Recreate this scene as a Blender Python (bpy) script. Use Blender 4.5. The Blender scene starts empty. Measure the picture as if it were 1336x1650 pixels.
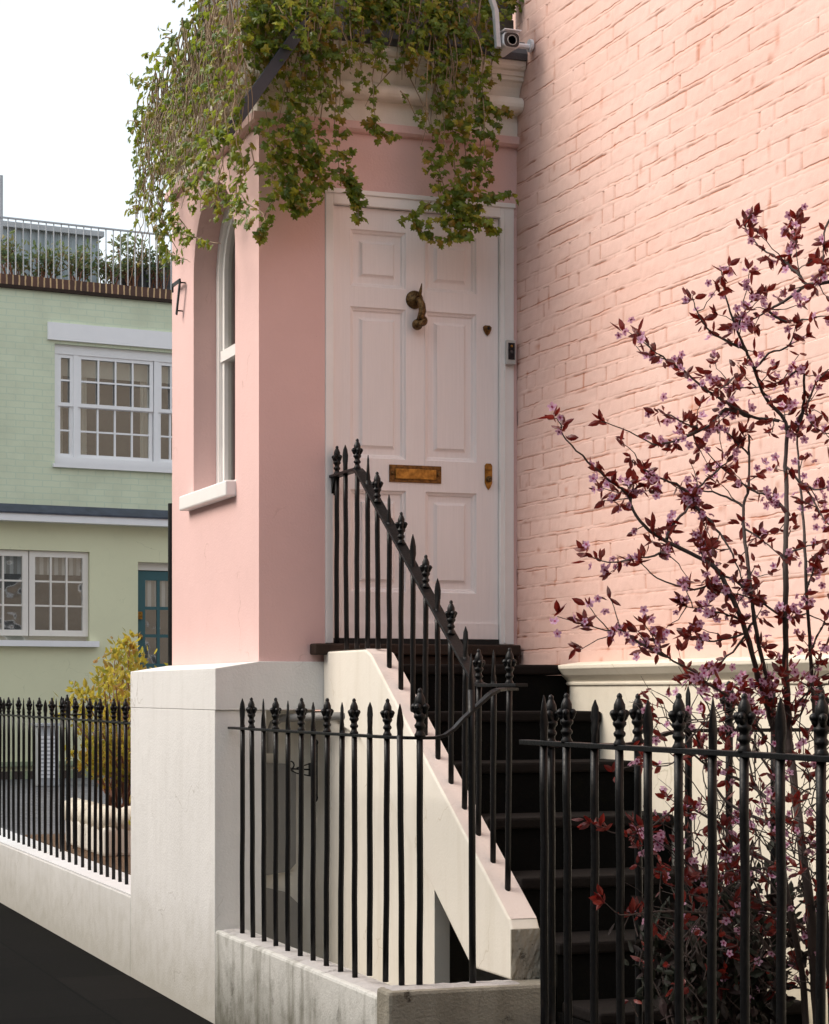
import bpy, bmesh, math, random
import numpy as np
from mathutils import Vector, Matrix
R = math.radians
random.seed(7)
C = bpy.context.scene.collection

# ------------------------------------------------------------------ survey helpers
# world x runs along the door front, world y runs along the street (away from the viewer), z up, pavement at 0
SIN, COS = .3486, .9373
X0, Y0, F, HZ, CX, EYE = -.708, 9.6, 3400., 1115., 668., 1.5
CAM = (-2.683, -9.245, EYE)
def w2c(x, y): return X0+COS*x-SIN*y, Y0+SIN*x+COS*y
def c2w(X, Y):
    a, b = X-X0, Y-Y0
    return COS*a+SIN*b, -SIN*a+COS*b
def ypl(px, py, x):      # photo point measured on a wall x = const -> (x, y, z)
    k = (px-CX)/F; y = (X0+COS*x-k*(Y0+SIN*x))/(SIN+k*COS)
    Y = Y0+SIN*x+COS*y
    return Vector((x, y, EYE-(py-HZ)*Y/F))
def xpl(px, py, y):      # on a wall y = const
    k = (px-CX)/F; x = (k*(Y0+COS*y)-(X0-SIN*y))/(COS-k*SIN)
    Y = Y0+SIN*x+COS*y
    return Vector((x, y, EYE-(py-HZ)*Y/F))
def dpt(px, py, Y):      # at distance Y
    x, y = c2w((px-CX)*Y/F, Y)
    return Vector((x, y, EYE-(py-HZ)*Y/F))

# ------------------------------------------------------------------ scene graph helpers
def tag(o, label=None, cat=None, group=None, kind=None):
    if label: o['label'] = label
    if cat: o['category'] = cat
    if group: o['group'] = group
    if kind: o['kind'] = kind
    return o
def thing(name, loc, label, cat, group=None, kind=None, rz=0):
    o = bpy.data.objects.new(name, None); C.objects.link(o)
    o.location = loc; o.rotation_euler = (0, 0, rz); o.empty_display_size = .1
    return tag(o, label, cat, group, kind)
def origin(o):
    v = Vector((0, 0, 0))
    while o: v += o.location; o = o.parent
    return v

class MB:
    def __init__(s): s.v = []; s.f = []
    def add(s, vs, fs):
        n = len(s.v); s.v += [tuple(v) for v in vs]; s.f += [tuple(i+n for i in f) for f in fs]; return s
    def box(s, a, b):
        x0, y0, z0 = [min(a[i], b[i]) for i in range(3)]; x1, y1, z1 = [max(a[i], b[i]) for i in range(3)]
        return s.add([(x0,y0,z0),(x1,y0,z0),(x1,y1,z0),(x0,y1,z0),(x0,y0,z1),(x1,y0,z1),(x1,y1,z1),(x0,y1,z1)],
                     [(0,3,2,1),(4,5,6,7),(0,1,5,4),(1,2,6,5),(2,3,7,6),(3,0,4,7)])
    def prism(s, poly, ax, a, b):            # poly in the two other axes, extruded along ax
        def mk(p, t):
            if ax == 0: return (t, p[0], p[1])
            if ax == 1: return (p[0], t, p[1])
            return (p[0], p[1], t)
        n = len(poly)
        vs = [mk(p, a) for p in poly]+[mk(p, b) for p in poly]
        fs = [tuple(range(n)), tuple(range(2*n-1, n-1, -1))]+[(i, i+n, (i+1) % n+n, (i+1) % n) for i in range(n)]
        return s.add(vs, fs)
    def tube(s, pts, r, n=8, caps=True):
        pts = [Vector(p) for p in pts]
        if not hasattr(r, '__len__'): r = [r]*len(pts)
        vs = []; up = None
        for i, p in enumerate(pts):
            d = (pts[min(i+1, len(pts)-1)]-pts[max(i-1, 0)])
            d = d.normalized() if d.length > 1e-9 else Vector((0, 0, 1))
            if up is None:
                up = Vector((0, 0, 1)) if abs(d.z) < .9 else Vector((1, 0, 0))
            u = d.cross(up); u = u.normalized() if u.length > 1e-6 else Vector((1, 0, 0))
            w = u.cross(d).normalized(); up = w
            for k in range(n):
                a = 2*math.pi*k/n
                vs.append(p+(u*math.cos(a)+w*math.sin(a))*r[i])
        fs = [(i*n+k, i*n+(k+1) % n, (i+1)*n+(k+1) % n, (i+1)*n+k) for i in range(len(pts)-1) for k in range(n)]
        if caps: fs += [tuple(range(n-1, -1, -1)), tuple(range((len(pts)-1)*n, len(pts)*n))]
        return s.add(vs, fs)
    def lathe(s, prof, c=(0, 0, 0), n=12, ax=2, sgn=1):     # prof: (r, h)
        vs = []
        for r, h in prof:
            for k in range(n):
                a = 2*math.pi*k/n; p, q = r*math.cos(a), r*math.sin(a); h2 = h*sgn
                v = (p, q, h2) if ax == 2 else ((p, h2, q) if ax == 1 else (h2, p, q))
                vs.append((c[0]+v[0], c[1]+v[1], c[2]+v[2]))
        m = len(prof)
        fs = [(i*n+k, i*n+(k+1) % n, (i+1)*n+(k+1) % n, (i+1)*n+k) for i in range(m-1) for k in range(n)]
        fs += [tuple(range(n-1, -1, -1)), tuple(range((m-1)*n, m*n))]
        return s.add(vs, fs)
    def ball(s, c, r, n=8, m=6, sc=(1, 1, 1)):
        prof = [(max(r*math.sin(math.pi*i/m), 1e-4), -r*math.cos(math.pi*i/m)) for i in range(m+1)]
        k = len(s.v); s.lathe(prof, (0, 0, 0), n)
        for i in range(k, len(s.v)):
            v = s.v[i]; s.v[i] = (c[0]+v[0]*sc[0], c[1]+v[1]*sc[1], c[2]+v[2]*sc[2])
        return s
    def sweep(s, prof, path, closed_prof=True):   # prof (p outward, z); path function p -> list of (x, y)
        rows = [[(x, y, z) for x, y in path(p)] for p, z in prof]
        n = len(rows[0]); m = len(rows); vs = [v for r in rows for v in r]
        fs = []
        for i in range(m if closed_prof else m-1):
            j = (i+1) % m
            for k in range(n-1): fs.append((i*n+k, i*n+k+1, j*n+k+1, j*n+k))
        if closed_prof: fs += [tuple(i*n for i in range(m)), tuple(i*n+n-1 for i in range(m-1, -1, -1))]
        return s.add(vs, fs)
    def build(s, name, mat, parent=None, smooth=False, bevel=0, local=False, fixn=True, seg=2):
        me = bpy.data.meshes.new(name)
        off = Vector((0, 0, 0)) if (local or parent is None) else origin(parent)
        me.from_pydata([(v[0]-off.x, v[1]-off.y, v[2]-off.z) for v in s.v], [], s.f)
        if fixn and len(s.f) < 60000:
            bm = bmesh.new(); bm.from_mesh(me); bmesh.ops.recalc_face_normals(bm, faces=bm.faces); bm.to_mesh(me); bm.free()
        me.materials.append(mat)
        o = bpy.data.objects.new(name, me); C.objects.link(o)
        if parent: o.parent = parent
        if smooth:
            for p in me.polygons: p.use_smooth = True
        if bevel:
            b = o.modifiers.new('bevel', 'BEVEL'); b.width = bevel; b.segments = seg; b.limit_method = 'ANGLE'; b.angle_limit = R(40)
        return o
def inst(name, me, parent, loc, rz=0, scale=None):
    o = bpy.data.objects.new(name, me); C.objects.link(o); o.parent = parent; o.location = loc; o.rotation_euler = (0, 0, rz)
    if scale: o.scale = scale
    return o

# ------------------------------------------------------------------ materials
class NT:
    def __init__(s, name):
        s.m = bpy.data.materials.new(name); s.m.use_nodes = True; s.t = s.m.node_tree; s.t.nodes.clear()
        s.out = s.n('ShaderNodeOutputMaterial'); s.co = s.n('ShaderNodeTexCoord').outputs['Object']; s._g = None
    def n(s, t, **kw):
        o = s.t.nodes.new(t)
        for k, v in kw.items(): setattr(o, k, v)
        return o
    def l(s, a, b): s.t.links.new(a, b)
    def world(s):
        if s._g is None: s._g = s.n('ShaderNodeNewGeometry')
        return s._g.outputs['Position']
    def map(s, scale=(1, 1, 1), src=None, rot=(0, 0, 0), loc=(0, 0, 0)):
        m = s.n('ShaderNodeMapping'); m.inputs['Scale'].default_value = scale; m.inputs['Rotation'].default_value = rot
        m.inputs['Location'].default_value = loc
        s.l(src or s.world(), m.inputs['Vector']); return m.outputs[0]
    def noise(s, scale, detail=4, rough=.55, vec=None, dist=0):
        o = s.n('ShaderNodeTexNoise'); o.inputs['Scale'].default_value = scale; o.inputs['Detail'].default_value = detail
        o.inputs['Roughness'].default_value = rough; o.inputs['Distortion'].default_value = dist
        s.l(vec or s.world(), o.inputs['Vector']); return o.outputs['Fac']
    def ramp(s, fac, stops):
        o = s.n('ShaderNodeValToRGB'); e = o.color_ramp.elements
        while len(e) < len(stops): e.new(.5)
        for el, (p, c) in zip(e, stops): el.position = p; el.color = (c, c, c, 1) if not hasattr(c, '__len__') else (*c[:3], 1)
        s.l(fac, o.inputs[0]); return o.outputs[0]
    def mix(s, f, a, b, mode='MIX'):
        o = s.n('ShaderNodeMix', data_type='RGBA', blend_type=mode)
        for i, v in ((0, f), (6, a), (7, b)):
            if hasattr(v, 'node'): s.l(v, o.inputs[i])
            elif i == 0: o.inputs[0].default_value = v
            else: o.inputs[i].default_value = (*v[:3], 1)
        return o.outputs[2]
    def math(s, op, a, b=0.):
        o = s.n('ShaderNodeMath', operation=op)
        for i, v in ((0, a), (1, b)):
            if hasattr(v, 'node'): s.l(v, o.inputs[i])
            else: o.inputs[i].default_value = v
        return o.outputs[0]
    def bump(s, h, strength=.3, dist=.01, prev=None):
        o = s.n('ShaderNodeBump'); o.inputs['Strength'].default_value = strength; o.inputs['Distance'].default_value = dist
        s.l(h, o.inputs['Height'])
        if prev: s.l(prev, o.inputs['Normal'])
        return o.outputs[0]
    def sep(s, src=None):
        o = s.n('ShaderNodeSeparateXYZ'); s.l(src or s.world(), o.inputs[0]); return o.outputs
    def bsdf(s, col, rough=.6, metal=0, normal=None, spec=None, **kw):
        b = s.n('ShaderNodeBsdfPrincipled')
        for k, v in (('Base Color', col), ('Roughness', rough), ('Metallic', metal)):
            if hasattr(v, 'node'): s.l(v, b.inputs[k])
            else: b.inputs[k].default_value = (*v[:3], 1) if k == 'Base Color' else v
        if spec is not None: b.inputs['Specular IOR Level'].default_value = spec
        if normal: s.l(normal, b.inputs['Normal'])
        s.l(b.outputs[0], s.out.inputs[0]); return b

def stucco(name, col, dirt=.15, dirtcol=(.2, .17, .13), bump=.25, streak=0., low=None, rough=.75, spec=.22, chips=0):
    t = NT(name)
    a = t.noise(1.3, 5); b = t.noise(9, 6, .65); g = t.noise(95, 3); st = t.noise(3.0, 5, .6, t.map((3, 3, .35)))
    c = t.mix(t.ramp(a, [(.3, 0), (.75, 1)]), [v*.965 for v in col], [min(v*1.035, 1) for v in col])
    c = t.mix(t.math('MULTIPLY', t.ramp(b, [(.55, 0), (.8, 1)]), dirt), c, dirtcol)
    if streak: c = t.mix(t.math('MULTIPLY', t.ramp(st, [(.47, 0), (.72, 1)]), streak), c, dirtcol)
    if low:                       # splash and moss stains near the ground
        z = t.sep()[2]; k = t.math('MULTIPLY', t.ramp(t.math('ADD', z, t.math('MULTIPLY', t.math('SUBTRACT', b, .5), .6)), [(low[0]*.02, 1), (low[0], 0)]), low[1])
        c = t.mix(k, c, low[2])
    cr = t.n('ShaderNodeTexVoronoi', feature='DISTANCE_TO_EDGE'); cr.inputs['Scale'].default_value = 1.7
    va = t.n('ShaderNodeVectorMath', operation='MULTIPLY_ADD'); nn = t.n('ShaderNodeTexNoise'); nn.inputs['Scale'].default_value = 4; nn.inputs['Detail'].default_value = 6; t.l(t.world(), nn.inputs['Vector'])
    t.l(nn.outputs['Color'], va.inputs[0]); va.inputs[1].default_value = (.35, .35, .35); t.l(t.world(), va.inputs[2]); t.l(va.outputs[0], cr.inputs['Vector'])
    c = t.mix(t.math('MULTIPLY', t.math('MULTIPLY', t.ramp(cr.outputs[0], [(.002, 1), (.007, 0)]), t.ramp(t.noise(1.9, 3), [(.54, 0), (.60, 1)])), .45), c, dirtcol)
    sp = t.n('ShaderNodeTexVoronoi'); sp.inputs['Scale'].default_value = 26; t.l(t.world(), sp.inputs['Vector'])
    c = t.mix(t.math('MULTIPLY', t.math('MULTIPLY', t.ramp(sp.outputs['Distance'], [(.03, 1), (.07, 0)]), t.ramp(t.noise(5), [(.55, 0), (.62, 1)])), .35), c, dirtcol)
    n = t.bump(b, bump*.6, .012); n = t.bump(g, bump*1.4, .0030, n)
    if chips: c = t.mix(t.math('MULTIPLY', t.ramp(t.noise(5.5, 9, .78), [(.60, 0), (.64, 1)]), chips), c, (.035, .025, .018))
    t.bsdf(c, rough, normal=n, spec=spec)
    return t.m

def paint(name, col, rough=.4, bump=.08, var=.04, scale=(1, 1, 1)):
    t = NT(name); a = t.noise(7, 5, .6, t.map(scale)); g = t.noise(60, 4, .6, t.map(scale))
    c = t.mix(t.ramp(a, [(.3, 0), (.7, 1)]), [v*(1-var) for v in col], [min(v*(1+var), 1) for v in col])
    t.bsdf(c, rough, normal=t.bump(g, bump, .003), spec=.4); return t.m

M = {}
M['pink'] = stucco('pink_stucco', (.75, .51, .48), .08, (.45, .25, .2), .3)
M['pinkbrick'] = None
t = NT('pink_painted_brick'); a = t.noise(.9, 5); b = t.noise(22, 6, .7); g = t.noise(120, 4)
wv = t.noise(14, 5, .7, t.map((1, .4, 2.2)))
c = t.mix(t.ramp(a, [(.3, 0), (.7, 1)]), (.75, .49, .42), (.77, .56, .50))
c = t.mix(t.math('MULTIPLY', t.ramp(wv, [(.60, 0), (.72, 1)]), .30), c, (.70, .36, .28))
# weathered paint: fine rust brown edges along the joints
wa = t.n('ShaderNodeAttribute'); wa.attribute_name = 'wear'
c = t.mix(t.math('MULTIPLY', t.math('MULTIPLY', wa.outputs['Fac'], t.ramp(t.noise(9, 5, .7, t.map((1, 1, 3))), [(.30, .35), (.5, 1)])), .95), c, (.46, .16, .08))
t.bsdf(c, .7, normal=t.bump(g, .3, .002, t.bump(b, .35, .004)), spec=.2); M['pinkbrick'] = t.m
M['cream'] = stucco('cream_stucco', (.78, .74, .66), .12, (.45, .38, .26), .2, .22)
M['white_wall'] = stucco('white_stucco', (.76, .75, .73), .16, (.32, .29, .24), .35, .10, (.55, .5, (.25, .22, .13)))
M['dirty_wall'] = stucco('stained_white_stucco', (.60, .595, .56), .5, (.10, .09, .05), .5, .8, (.38, .8, (.06, .055, .025)), chips=.35)
M['coping'] = stucco('weathered_coping', (.48, .46, .45), .8, (.08, .07, .05), .8, .3, chips=.6)
M['coping_white'] = stucco('white_coping', (.72, .72, .72), .2, (.3, .28, .25), .4)
M['string_top'] = stucco('string_top_paint', (.66, .58, .54), .25, (.3, .25, .2), .5)
M['concrete'] = stucco('worn_render', (.30, .28, .23), .7, (.10, .08, .05), .9, .4, chips=.9)
M['shade_wall'] = stucco('grey_render', (.60, .60, .60), .2, (.3, .25, .2), .3, .15)
M['cornice'] = stucco('cornice_paint', (.78, .73, .66), .25, (.42, .36, .27), .25, .25)
M['plinth'] = stucco('plinth_paint', (.80, .74, .62), .15, (.42, .36, .22), .2, .1, (.75, .8, (.28, .2, .07)))
M['door'] = paint('door_paint', (.86, .81, .80), .42, .25, .03, (14, 14, .6))
M['frame'] = paint('frame_paint', (.86, .84, .82), .4, .15, .03)
M['iron'] = None
t = NT('black_iron_paint'); g = t.noise(90, 4, .7); r = t.noise(30, 4)
c = t.mix(t.ramp(r, [(.62, 0), (.75, 1)]), (.003, .003, .0035), (.010, .007, .005))
t.bsdf(c, t.ramp(g, [(.3, .3), (.7, .55)]), normal=t.bump(g, .45, .0025), spec=.28); M['iron'] = t.m
M['bronze'] = NT('bronze')
t = M['bronze']; g = t.noise(120, 5); c = t.mix(t.ramp(g, [(.35, 0), (.7, 1)]), (.05, .03, .012), (.22, .13, .05))
t.bsdf(c, .45, .75, t.bump(g, .6, .003)); M['bronze'] = t.m
t = NT('brass'); g = t.noise(40, 5); c = t.mix(t.ramp(g, [(.35, 0), (.7, 1)]), (.20, .10, .02), (.50, .27, .06))
t.bsdf(c, .38, .8, t.bump(g, .2, .002)); M['brass'] = t.m
t = NT('dull_brass'); g = t.noise(60, 5); c = t.mix(t.ramp(g, [(.35, 0), (.7, 1)]), (.08, .04, .012), (.26, .13, .035))
t.bsdf(c, .5, .7, t.bump(g, .2, .002)); M['dullbrass'] = t.m
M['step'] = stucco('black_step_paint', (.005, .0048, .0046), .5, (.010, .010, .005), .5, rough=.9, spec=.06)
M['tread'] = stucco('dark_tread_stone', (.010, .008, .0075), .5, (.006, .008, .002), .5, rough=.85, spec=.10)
M['brownstone'] = stucco('brown_stone', (.035, .022, .016), .5, (.012, .008, .005), .5)
M['lead'] = stucco('grey_lead', (.10, .10, .11), .5, (.04, .04, .04), .4)
M['wood'] = NT('weathered_boards')
t = M['wood']; g = t.noise(8, 6, .7, t.map((1, 1, 14))); c = t.mix(g, (.05, .042, .035), (.16, .14, .12))
t.bsdf(c, .8, normal=t.bump(g, .5, .01)); M['wood'] = t.m
M['dark'] = paint('dark_void', (.015, .014, .013), .9)
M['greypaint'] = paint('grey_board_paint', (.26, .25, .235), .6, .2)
M['metal_grey'] = paint('galvanised_metal', (.46, .48, .50), .5, .2, .15)
M['white_plastic'] = paint('white_plastic', (.72, .74, .78), .35)
M['silver'] = paint('silver_plastic', (.50, .49, .47), .35)
M['black_plastic'] = paint('black_plastic', (.012, .012, .015), .2)
M['slate_bar'] = paint('dark_slate_paint', (.022, .028, .042), .4)
# flagstones
t = NT('dark_flagstones'); br = t.n('ShaderNodeTexBrick'); br.inputs['Scale'].default_value = 1
br.inputs['Brick Width'].default_value = .9; br.inputs['Row Height'].default_value = .6; br.inputs['Mortar Size'].default_value = .007
br.inputs['Color1'].default_value = (.0085, .007, .006, 1); br.inputs['Color2'].default_value = (.004, .0035, .003, 1); br.inputs['Mortar'].default_value = (.0012, .0012, .001, 1)
t.l(t.map((1, 1, 1), rot=(0, 0, R(90))), br.inputs['Vector']); n1 = t.noise(5, 6, .7); n2 = t.noise(70, 4)
c = t.mix(t.math('MULTIPLY', t.ramp(n1, [(.5, 0), (.75, 1)]), .6), br.outputs['Color'], (.003, .0035, .0015))
c = t.mix(t.ramp(n2, [(.74, 0), (.8, 1)]), c, (.05, .045, .035))
t.bsdf(c, .85, normal=t.bump(n2, .4, .003, t.bump(br.outputs['Fac'], -.9, .008)), spec=.06); M['flags'] = t.m
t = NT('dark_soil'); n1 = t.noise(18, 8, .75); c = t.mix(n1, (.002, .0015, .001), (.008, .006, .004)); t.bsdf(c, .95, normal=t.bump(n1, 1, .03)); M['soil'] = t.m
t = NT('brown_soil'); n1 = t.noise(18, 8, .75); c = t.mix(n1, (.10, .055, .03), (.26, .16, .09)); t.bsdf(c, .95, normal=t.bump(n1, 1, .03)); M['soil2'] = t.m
t = NT('grey_setts'); br = t.n('ShaderNodeTexBrick'); br.inputs['Scale'].default_value = 1
br.inputs['Brick Width'].default_value = .22; br.inputs['Row Height'].default_value = .12; br.inputs['Mortar Size'].default_value = .008
br.inputs['Color1'].default_value = (.16, .16, .17, 1); br.inputs['Color2'].default_value = (.10, .10, .11, 1); br.inputs['Mortar'].default_value = (.05, .05, .05, 1)
t.l(t.world(), br.inputs['Vector']); t.bsdf(br.outputs['Color'], .7, normal=t.bump(br.outputs['Fac'], -.6, .01)); M['setts'] = t.m

def brickmat(name, c1, c2, cm, w, h, mortar, bumpd, swiz, rough=.75, noise=.5):
    t = NT(name); co = t.n('ShaderNodeTexCoord').outputs['Object']; sp = t.n('ShaderNodeSeparateXYZ'); t.l(co, sp.inputs[0])
    cb = t.n('ShaderNodeCombineXYZ'); t.l(sp.outputs[swiz], cb.inputs[0]); t.l(sp.outputs[2], cb.inputs[1])
    nz = t.noise(6, 4, .6, co); ad = t.n('ShaderNodeVectorMath', operation='ADD'); t.l(cb.outputs[0], ad.inputs[0])
    k = t.math('MULTIPLY', t.math('SUBTRACT', nz, .5), .03); cc = t.n('ShaderNodeCombineXYZ'); t.l(k, cc.inputs[1]); t.l(k, cc.inputs[0]); t.l(cc.outputs[0], ad.inputs[1])
    br = t.n('ShaderNodeTexBrick'); br.inputs['Scale'].default_value = 1
    br.inputs['Brick Width'].default_value = w; br.inputs['Row Height'].default_value = h; br.inputs['Mortar Size'].default_value = mortar
    br.inputs['Mortar Smooth'].default_value = .4
    for i, v in (('Color1', c1), ('Color2', c2), ('Mortar', cm)): br.inputs[i].default_value = (*v, 1)
    t.l(ad.outputs[0], br.inputs['Vector']); n1 = t.noise(2, 5, .6, co); n2 = t.noise(35, 4, .6, co)
    c = t.mix(t.math('MULTIPLY', t.ramp(n1, [(.45, 0), (.75, 1)]), noise), br.outputs['Color'], [v*.78 for v in c1])
    t.bsdf(c, rough, normal=t.bump(n2, .25, .006, t.bump(br.outputs['Fac'], -.8, bumpd))); return t.m
M['greenbrick'] = brickmat('green_painted_brick', (.66, .72, .53), (.69, .75, .56), (.585, .675, .51), .235, .082, .009, .012, 0, noise=.6)
M['greenpaint'] = stucco('pale_green_render', (.74, .74, .51), .08, (.3, .33, .2), .15)
M['copingbrick'] = brickmat('soldier_bricks', (.07, .035, .025), (.13, .06, .04), (.62, .42, .22), .082, .5, .012, .01, 0, noise=.6)
M['brownbrick'] = brickmat('brown_brick', (.30, .23, .17), (.36, .28, .21), (.40, .36, .30), .23, .08, .012, .01, 0)
M['dashbrick'] = brickmat('plinth_bricks', (.05, .035, .03), (.06, .04, .03), (.33, .38, .24), .20, .3, .05, .01, 0)
M['whitepaint'] = paint('white_gloss_paint', (.88, .88, .89), .35, .05, .02)
M['creamwin'] = paint('cream_gloss_paint', (.80, .76, .70), .35, .05, .02)
M['teal'] = paint('teal_door_paint', (.045, .12, .135), .35, .05)
M['leadroof'] = paint('dark_lead_roof', (.05, .06, .085), .5, .2, .3)
M['clad'] = NT('grey_cladding')
t = M['clad']; w = t.n('ShaderNodeTexWave'); w.inputs['Scale'].default_value = 1.1; t.l(t.map((3, 0, 0), t.co), w.inputs['Vector'])
t.bsdf((.36, .42, .45), .6, normal=t.bump(t.ramp(w.outputs['Fac'], [(.05, 0), (.15, 1)]), 1, .03)); M['clad'] = t.m
def glass(name, refl=.35, tint=(.9, .93, .92), wob=.12):
    t = NT(name); n = t.noise(2.2, 2, .5); nb = t.bump(n, wob, .05)
    gl = t.n('ShaderNodeBsdfGlossy'); gl.inputs['Roughness'].default_value = .03; t.l(nb, gl.inputs['Normal'])
    tr = t.n('ShaderNodeBsdfTransparent'); tr.inputs[0].default_value = (*tint, 1)
    mx = t.n('ShaderNodeMixShader'); mx.inputs[0].default_value = refl; t.l(tr.outputs[0], mx.inputs[1]); t.l(gl.outputs[0], mx.inputs[2])
    t.l(mx.outputs[0], t.out.inputs[0]); return t.m
M['glass'] = glass('window_glass', .45)
M['glass_dim'] = glass('bay_window_glass', .22, (.8, .8, .78), .05)
M['blind'] = paint('cream_blind', (.72, .69, .60), .8, .1)
M['room'] = paint('dim_room', (.10, .095, .09), .9)
M['roomwall'] = paint('room_back_wall', (.16, .15, .13), .9)
t = NT('striped_curtain'); w = t.n('ShaderNodeTexWave'); w.inputs['Scale'].default_value = 3.2; w.inputs['Distortion'].default_value = .6; t.l(t.map((1, 0, 0), t.co), w.inputs['Vector'])
c = t.mix(t.ramp(w.outputs['Fac'], [(.4, 0), (.6, 1)]), (.45, .42, .38), (.86, .85, .82)); t.bsdf(c, .9); M['stripe'] = t.m
t = NT('lace_curtain'); v = t.n('ShaderNodeTexVoronoi', feature='DISTANCE_TO_EDGE'); v.inputs['Scale'].default_value = 26; t.l(t.world(), v.inputs['Vector'])
c = t.mix(t.ramp(v.outputs[0], [(.05, 1), (.16, 0)]), (.10, .085, .075), (.55, .52, .48)); t.bsdf(c, .9); M['lace'] = t.m
t = NT('car_paint'); t.bsdf((.55, .57, .58), .25, .3, spec=.6); M['carpaint'] = t.m
t = NT('tail_lamp'); t.bsdf((.45, .01, .015), .15, spec=.6); M['redlamp'] = t.m
M['rubber'] = paint('tyre_rubber', (.02, .02, .02), .8)
M['darkglass'] = NT('car_glass'); M['darkglass'].bsdf((.03, .035, .04), .05, spec=.8); M['darkglass'] = M['darkglass'].m

def leafmat(name, cols, trans=.35, rough=.45, tcol=None):
    t = NT(name); g = t.n('ShaderNodeNewGeometry'); st = [(i/(len(cols)), c) for i, c in enumerate(cols)]
    o = t.n('ShaderNodeValToRGB'); e = o.color_ramp.elements; o.color_ramp.interpolation = 'LINEAR'
    while len(e) < len(st): e.new(.5)
    for el, (p, c) in zip(e, st): el.position = p; el.color = (*c, 1)
    t.l(g.outputs['Random Per Island'], o.inputs[0])
    n = t.noise(60, 3); col = t.mix(t.math('MULTIPLY', n, .35), o.outputs[0], (.02, .02, .01), 'MIX')
    b = t.n('ShaderNodeBsdfPrincipled'); b.inputs['Roughness'].default_value = rough; b.inputs['Specular IOR Level'].default_value = .3; t.l(col, b.inputs['Base Color'])
    tr = t.n('ShaderNodeBsdfTranslucent')
    if tcol: tr.inputs[0].default_value = (*tcol, 1)
    else: t.l(t.mix(.5, col, (.5, .55, .05), 'ADD') if trans > .3 else col, tr.inputs[0])
    mx = t.n('ShaderNodeMixShader'); mx.inputs[0].default_value = trans; t.l(b.outputs[0], mx.inputs[1]); t.l(tr.outputs[0], mx.inputs[2])
    t.l(mx.outputs[0], t.out.inputs[0]); return t.m
M['ivy'] = leafmat('ivy_leaf', [(.04, .085, .010), (.07, .13, .015), (.10, .17, .018), (.05, .10, .014), (.14, .20, .02), (.20, .25, .025), (.08, .12, .015), (.38, .38, .035), (.22, .13, .02)], .36, .35, tcol=(.34, .42, .04))
M['ivystem'] = paint('ivy_stem', (.27, .20, .13), .8, .3, .2)
M['plumleaf'] = leafmat('plum_leaf', [(.06, .008, .010), (.12, .012, .012), (.04, .010, .014), (.15, .02, .015)], .22, .4, (.40, .03, .02))
M['petal'] = leafmat('plum_petal', [(.70, .42, .60), (.78, .50, .68), (.60, .35, .53)], .3, .6, (.75, .4, .55))
M['petalheart'] = paint('blossom_heart', (.25, .02, .09), .6)
M['bark'] = paint('plum_bark', (.055, .040, .036), .75, .6, .4, (1, 1, .3))
M['bush'] = leafmat('bush_leaf', [(.12, .22, .04), (.32, .32, .05), (.52, .44, .06), (.14, .20, .04), (.50, .22, .05), (.25, .14, .04)], .38, tcol=(.75, .62, .08))
M['roofplant'] = leafmat('terrace_plant_leaf', [(.07, .12, .07), (.12, .19, .10), (.05, .09, .05), (.28, .22, .10)], .3, tcol=(.3, .38, .15))
M['redleaf'] = paint('red_flower', (.45, .01, .03), .6)

# ------------------------------------------------------------------ noise
def vn(x, y, seed):
    rng = np.random.RandomState(seed); T = rng.rand(256, 256)
    xi = np.floor(x).astype(int); yi = np.floor(y).astype(int); fx = x-xi; fy = y-yi
    fx = fx*fx*(3-2*fx); fy = fy*fy*(3-2*fy)
    a = T[xi & 255, yi & 255]; b = T[(xi+1) & 255, yi & 255]; c = T[xi & 255, (yi+1) & 255]; d = T[(xi+1) & 255, (yi+1) & 255]
    return (a*(1-fx)+b*fx)*(1-fy)+(c*(1-fx)+d*fx)*fy-.5

# ================================================================== SETTING
def sheet(name, x0, y0, x1, y1, z, mat, bot=None):
    mb = MB().box((x0, y0, z-.05), (x1, y1, z)); o = mb.build(name, mat); tag(o, kind='structure'); return o
g = MB().add([(-400, -400, -1.6), (400, -400, -1.6), (400, 600, -1.6), (-400, 600, -1.6)], [(0, 1, 2, 3)]).build('ground', M['soil']); tag(g, kind='structure')
sheet('pavement', -3.6, -60, -.19, 60, 0, M['flags'])
sheet('road', -9.5, -60, -3.6, 60, -.12, M['tread'])
o = MB().box((-.0, 1.66, -1.0), (30, 45, .40)).build('courtyard', M['setts']); tag(o, kind='structure')
o = MB().box((.08, 1.75, .401), (1.9, 6.6, .43)).build('garden_soil', M['soil2']); tag(o, kind='structure')
o = MB().box((-.19, -2.2, -.60), (.334, .21, -.30)).build('basement_floor', M['shade_wall']); tag(o, kind='structure')
o = MB().box((-.188, -3.62, -.3), (1.26, -2.37, .002)).build('path', M['tread']); tag(o, kind='structure')
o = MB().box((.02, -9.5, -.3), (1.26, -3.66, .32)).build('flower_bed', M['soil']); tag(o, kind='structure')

# ================================================================== PINK HOUSE
W = 1.275; DEP = 1.64
H = thing('pink_house', (0, 0, 0), 'pink painted house with white door bay above a white base and pink brick side wall', 'house')
zb, zc = 1.64, 4.585
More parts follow.
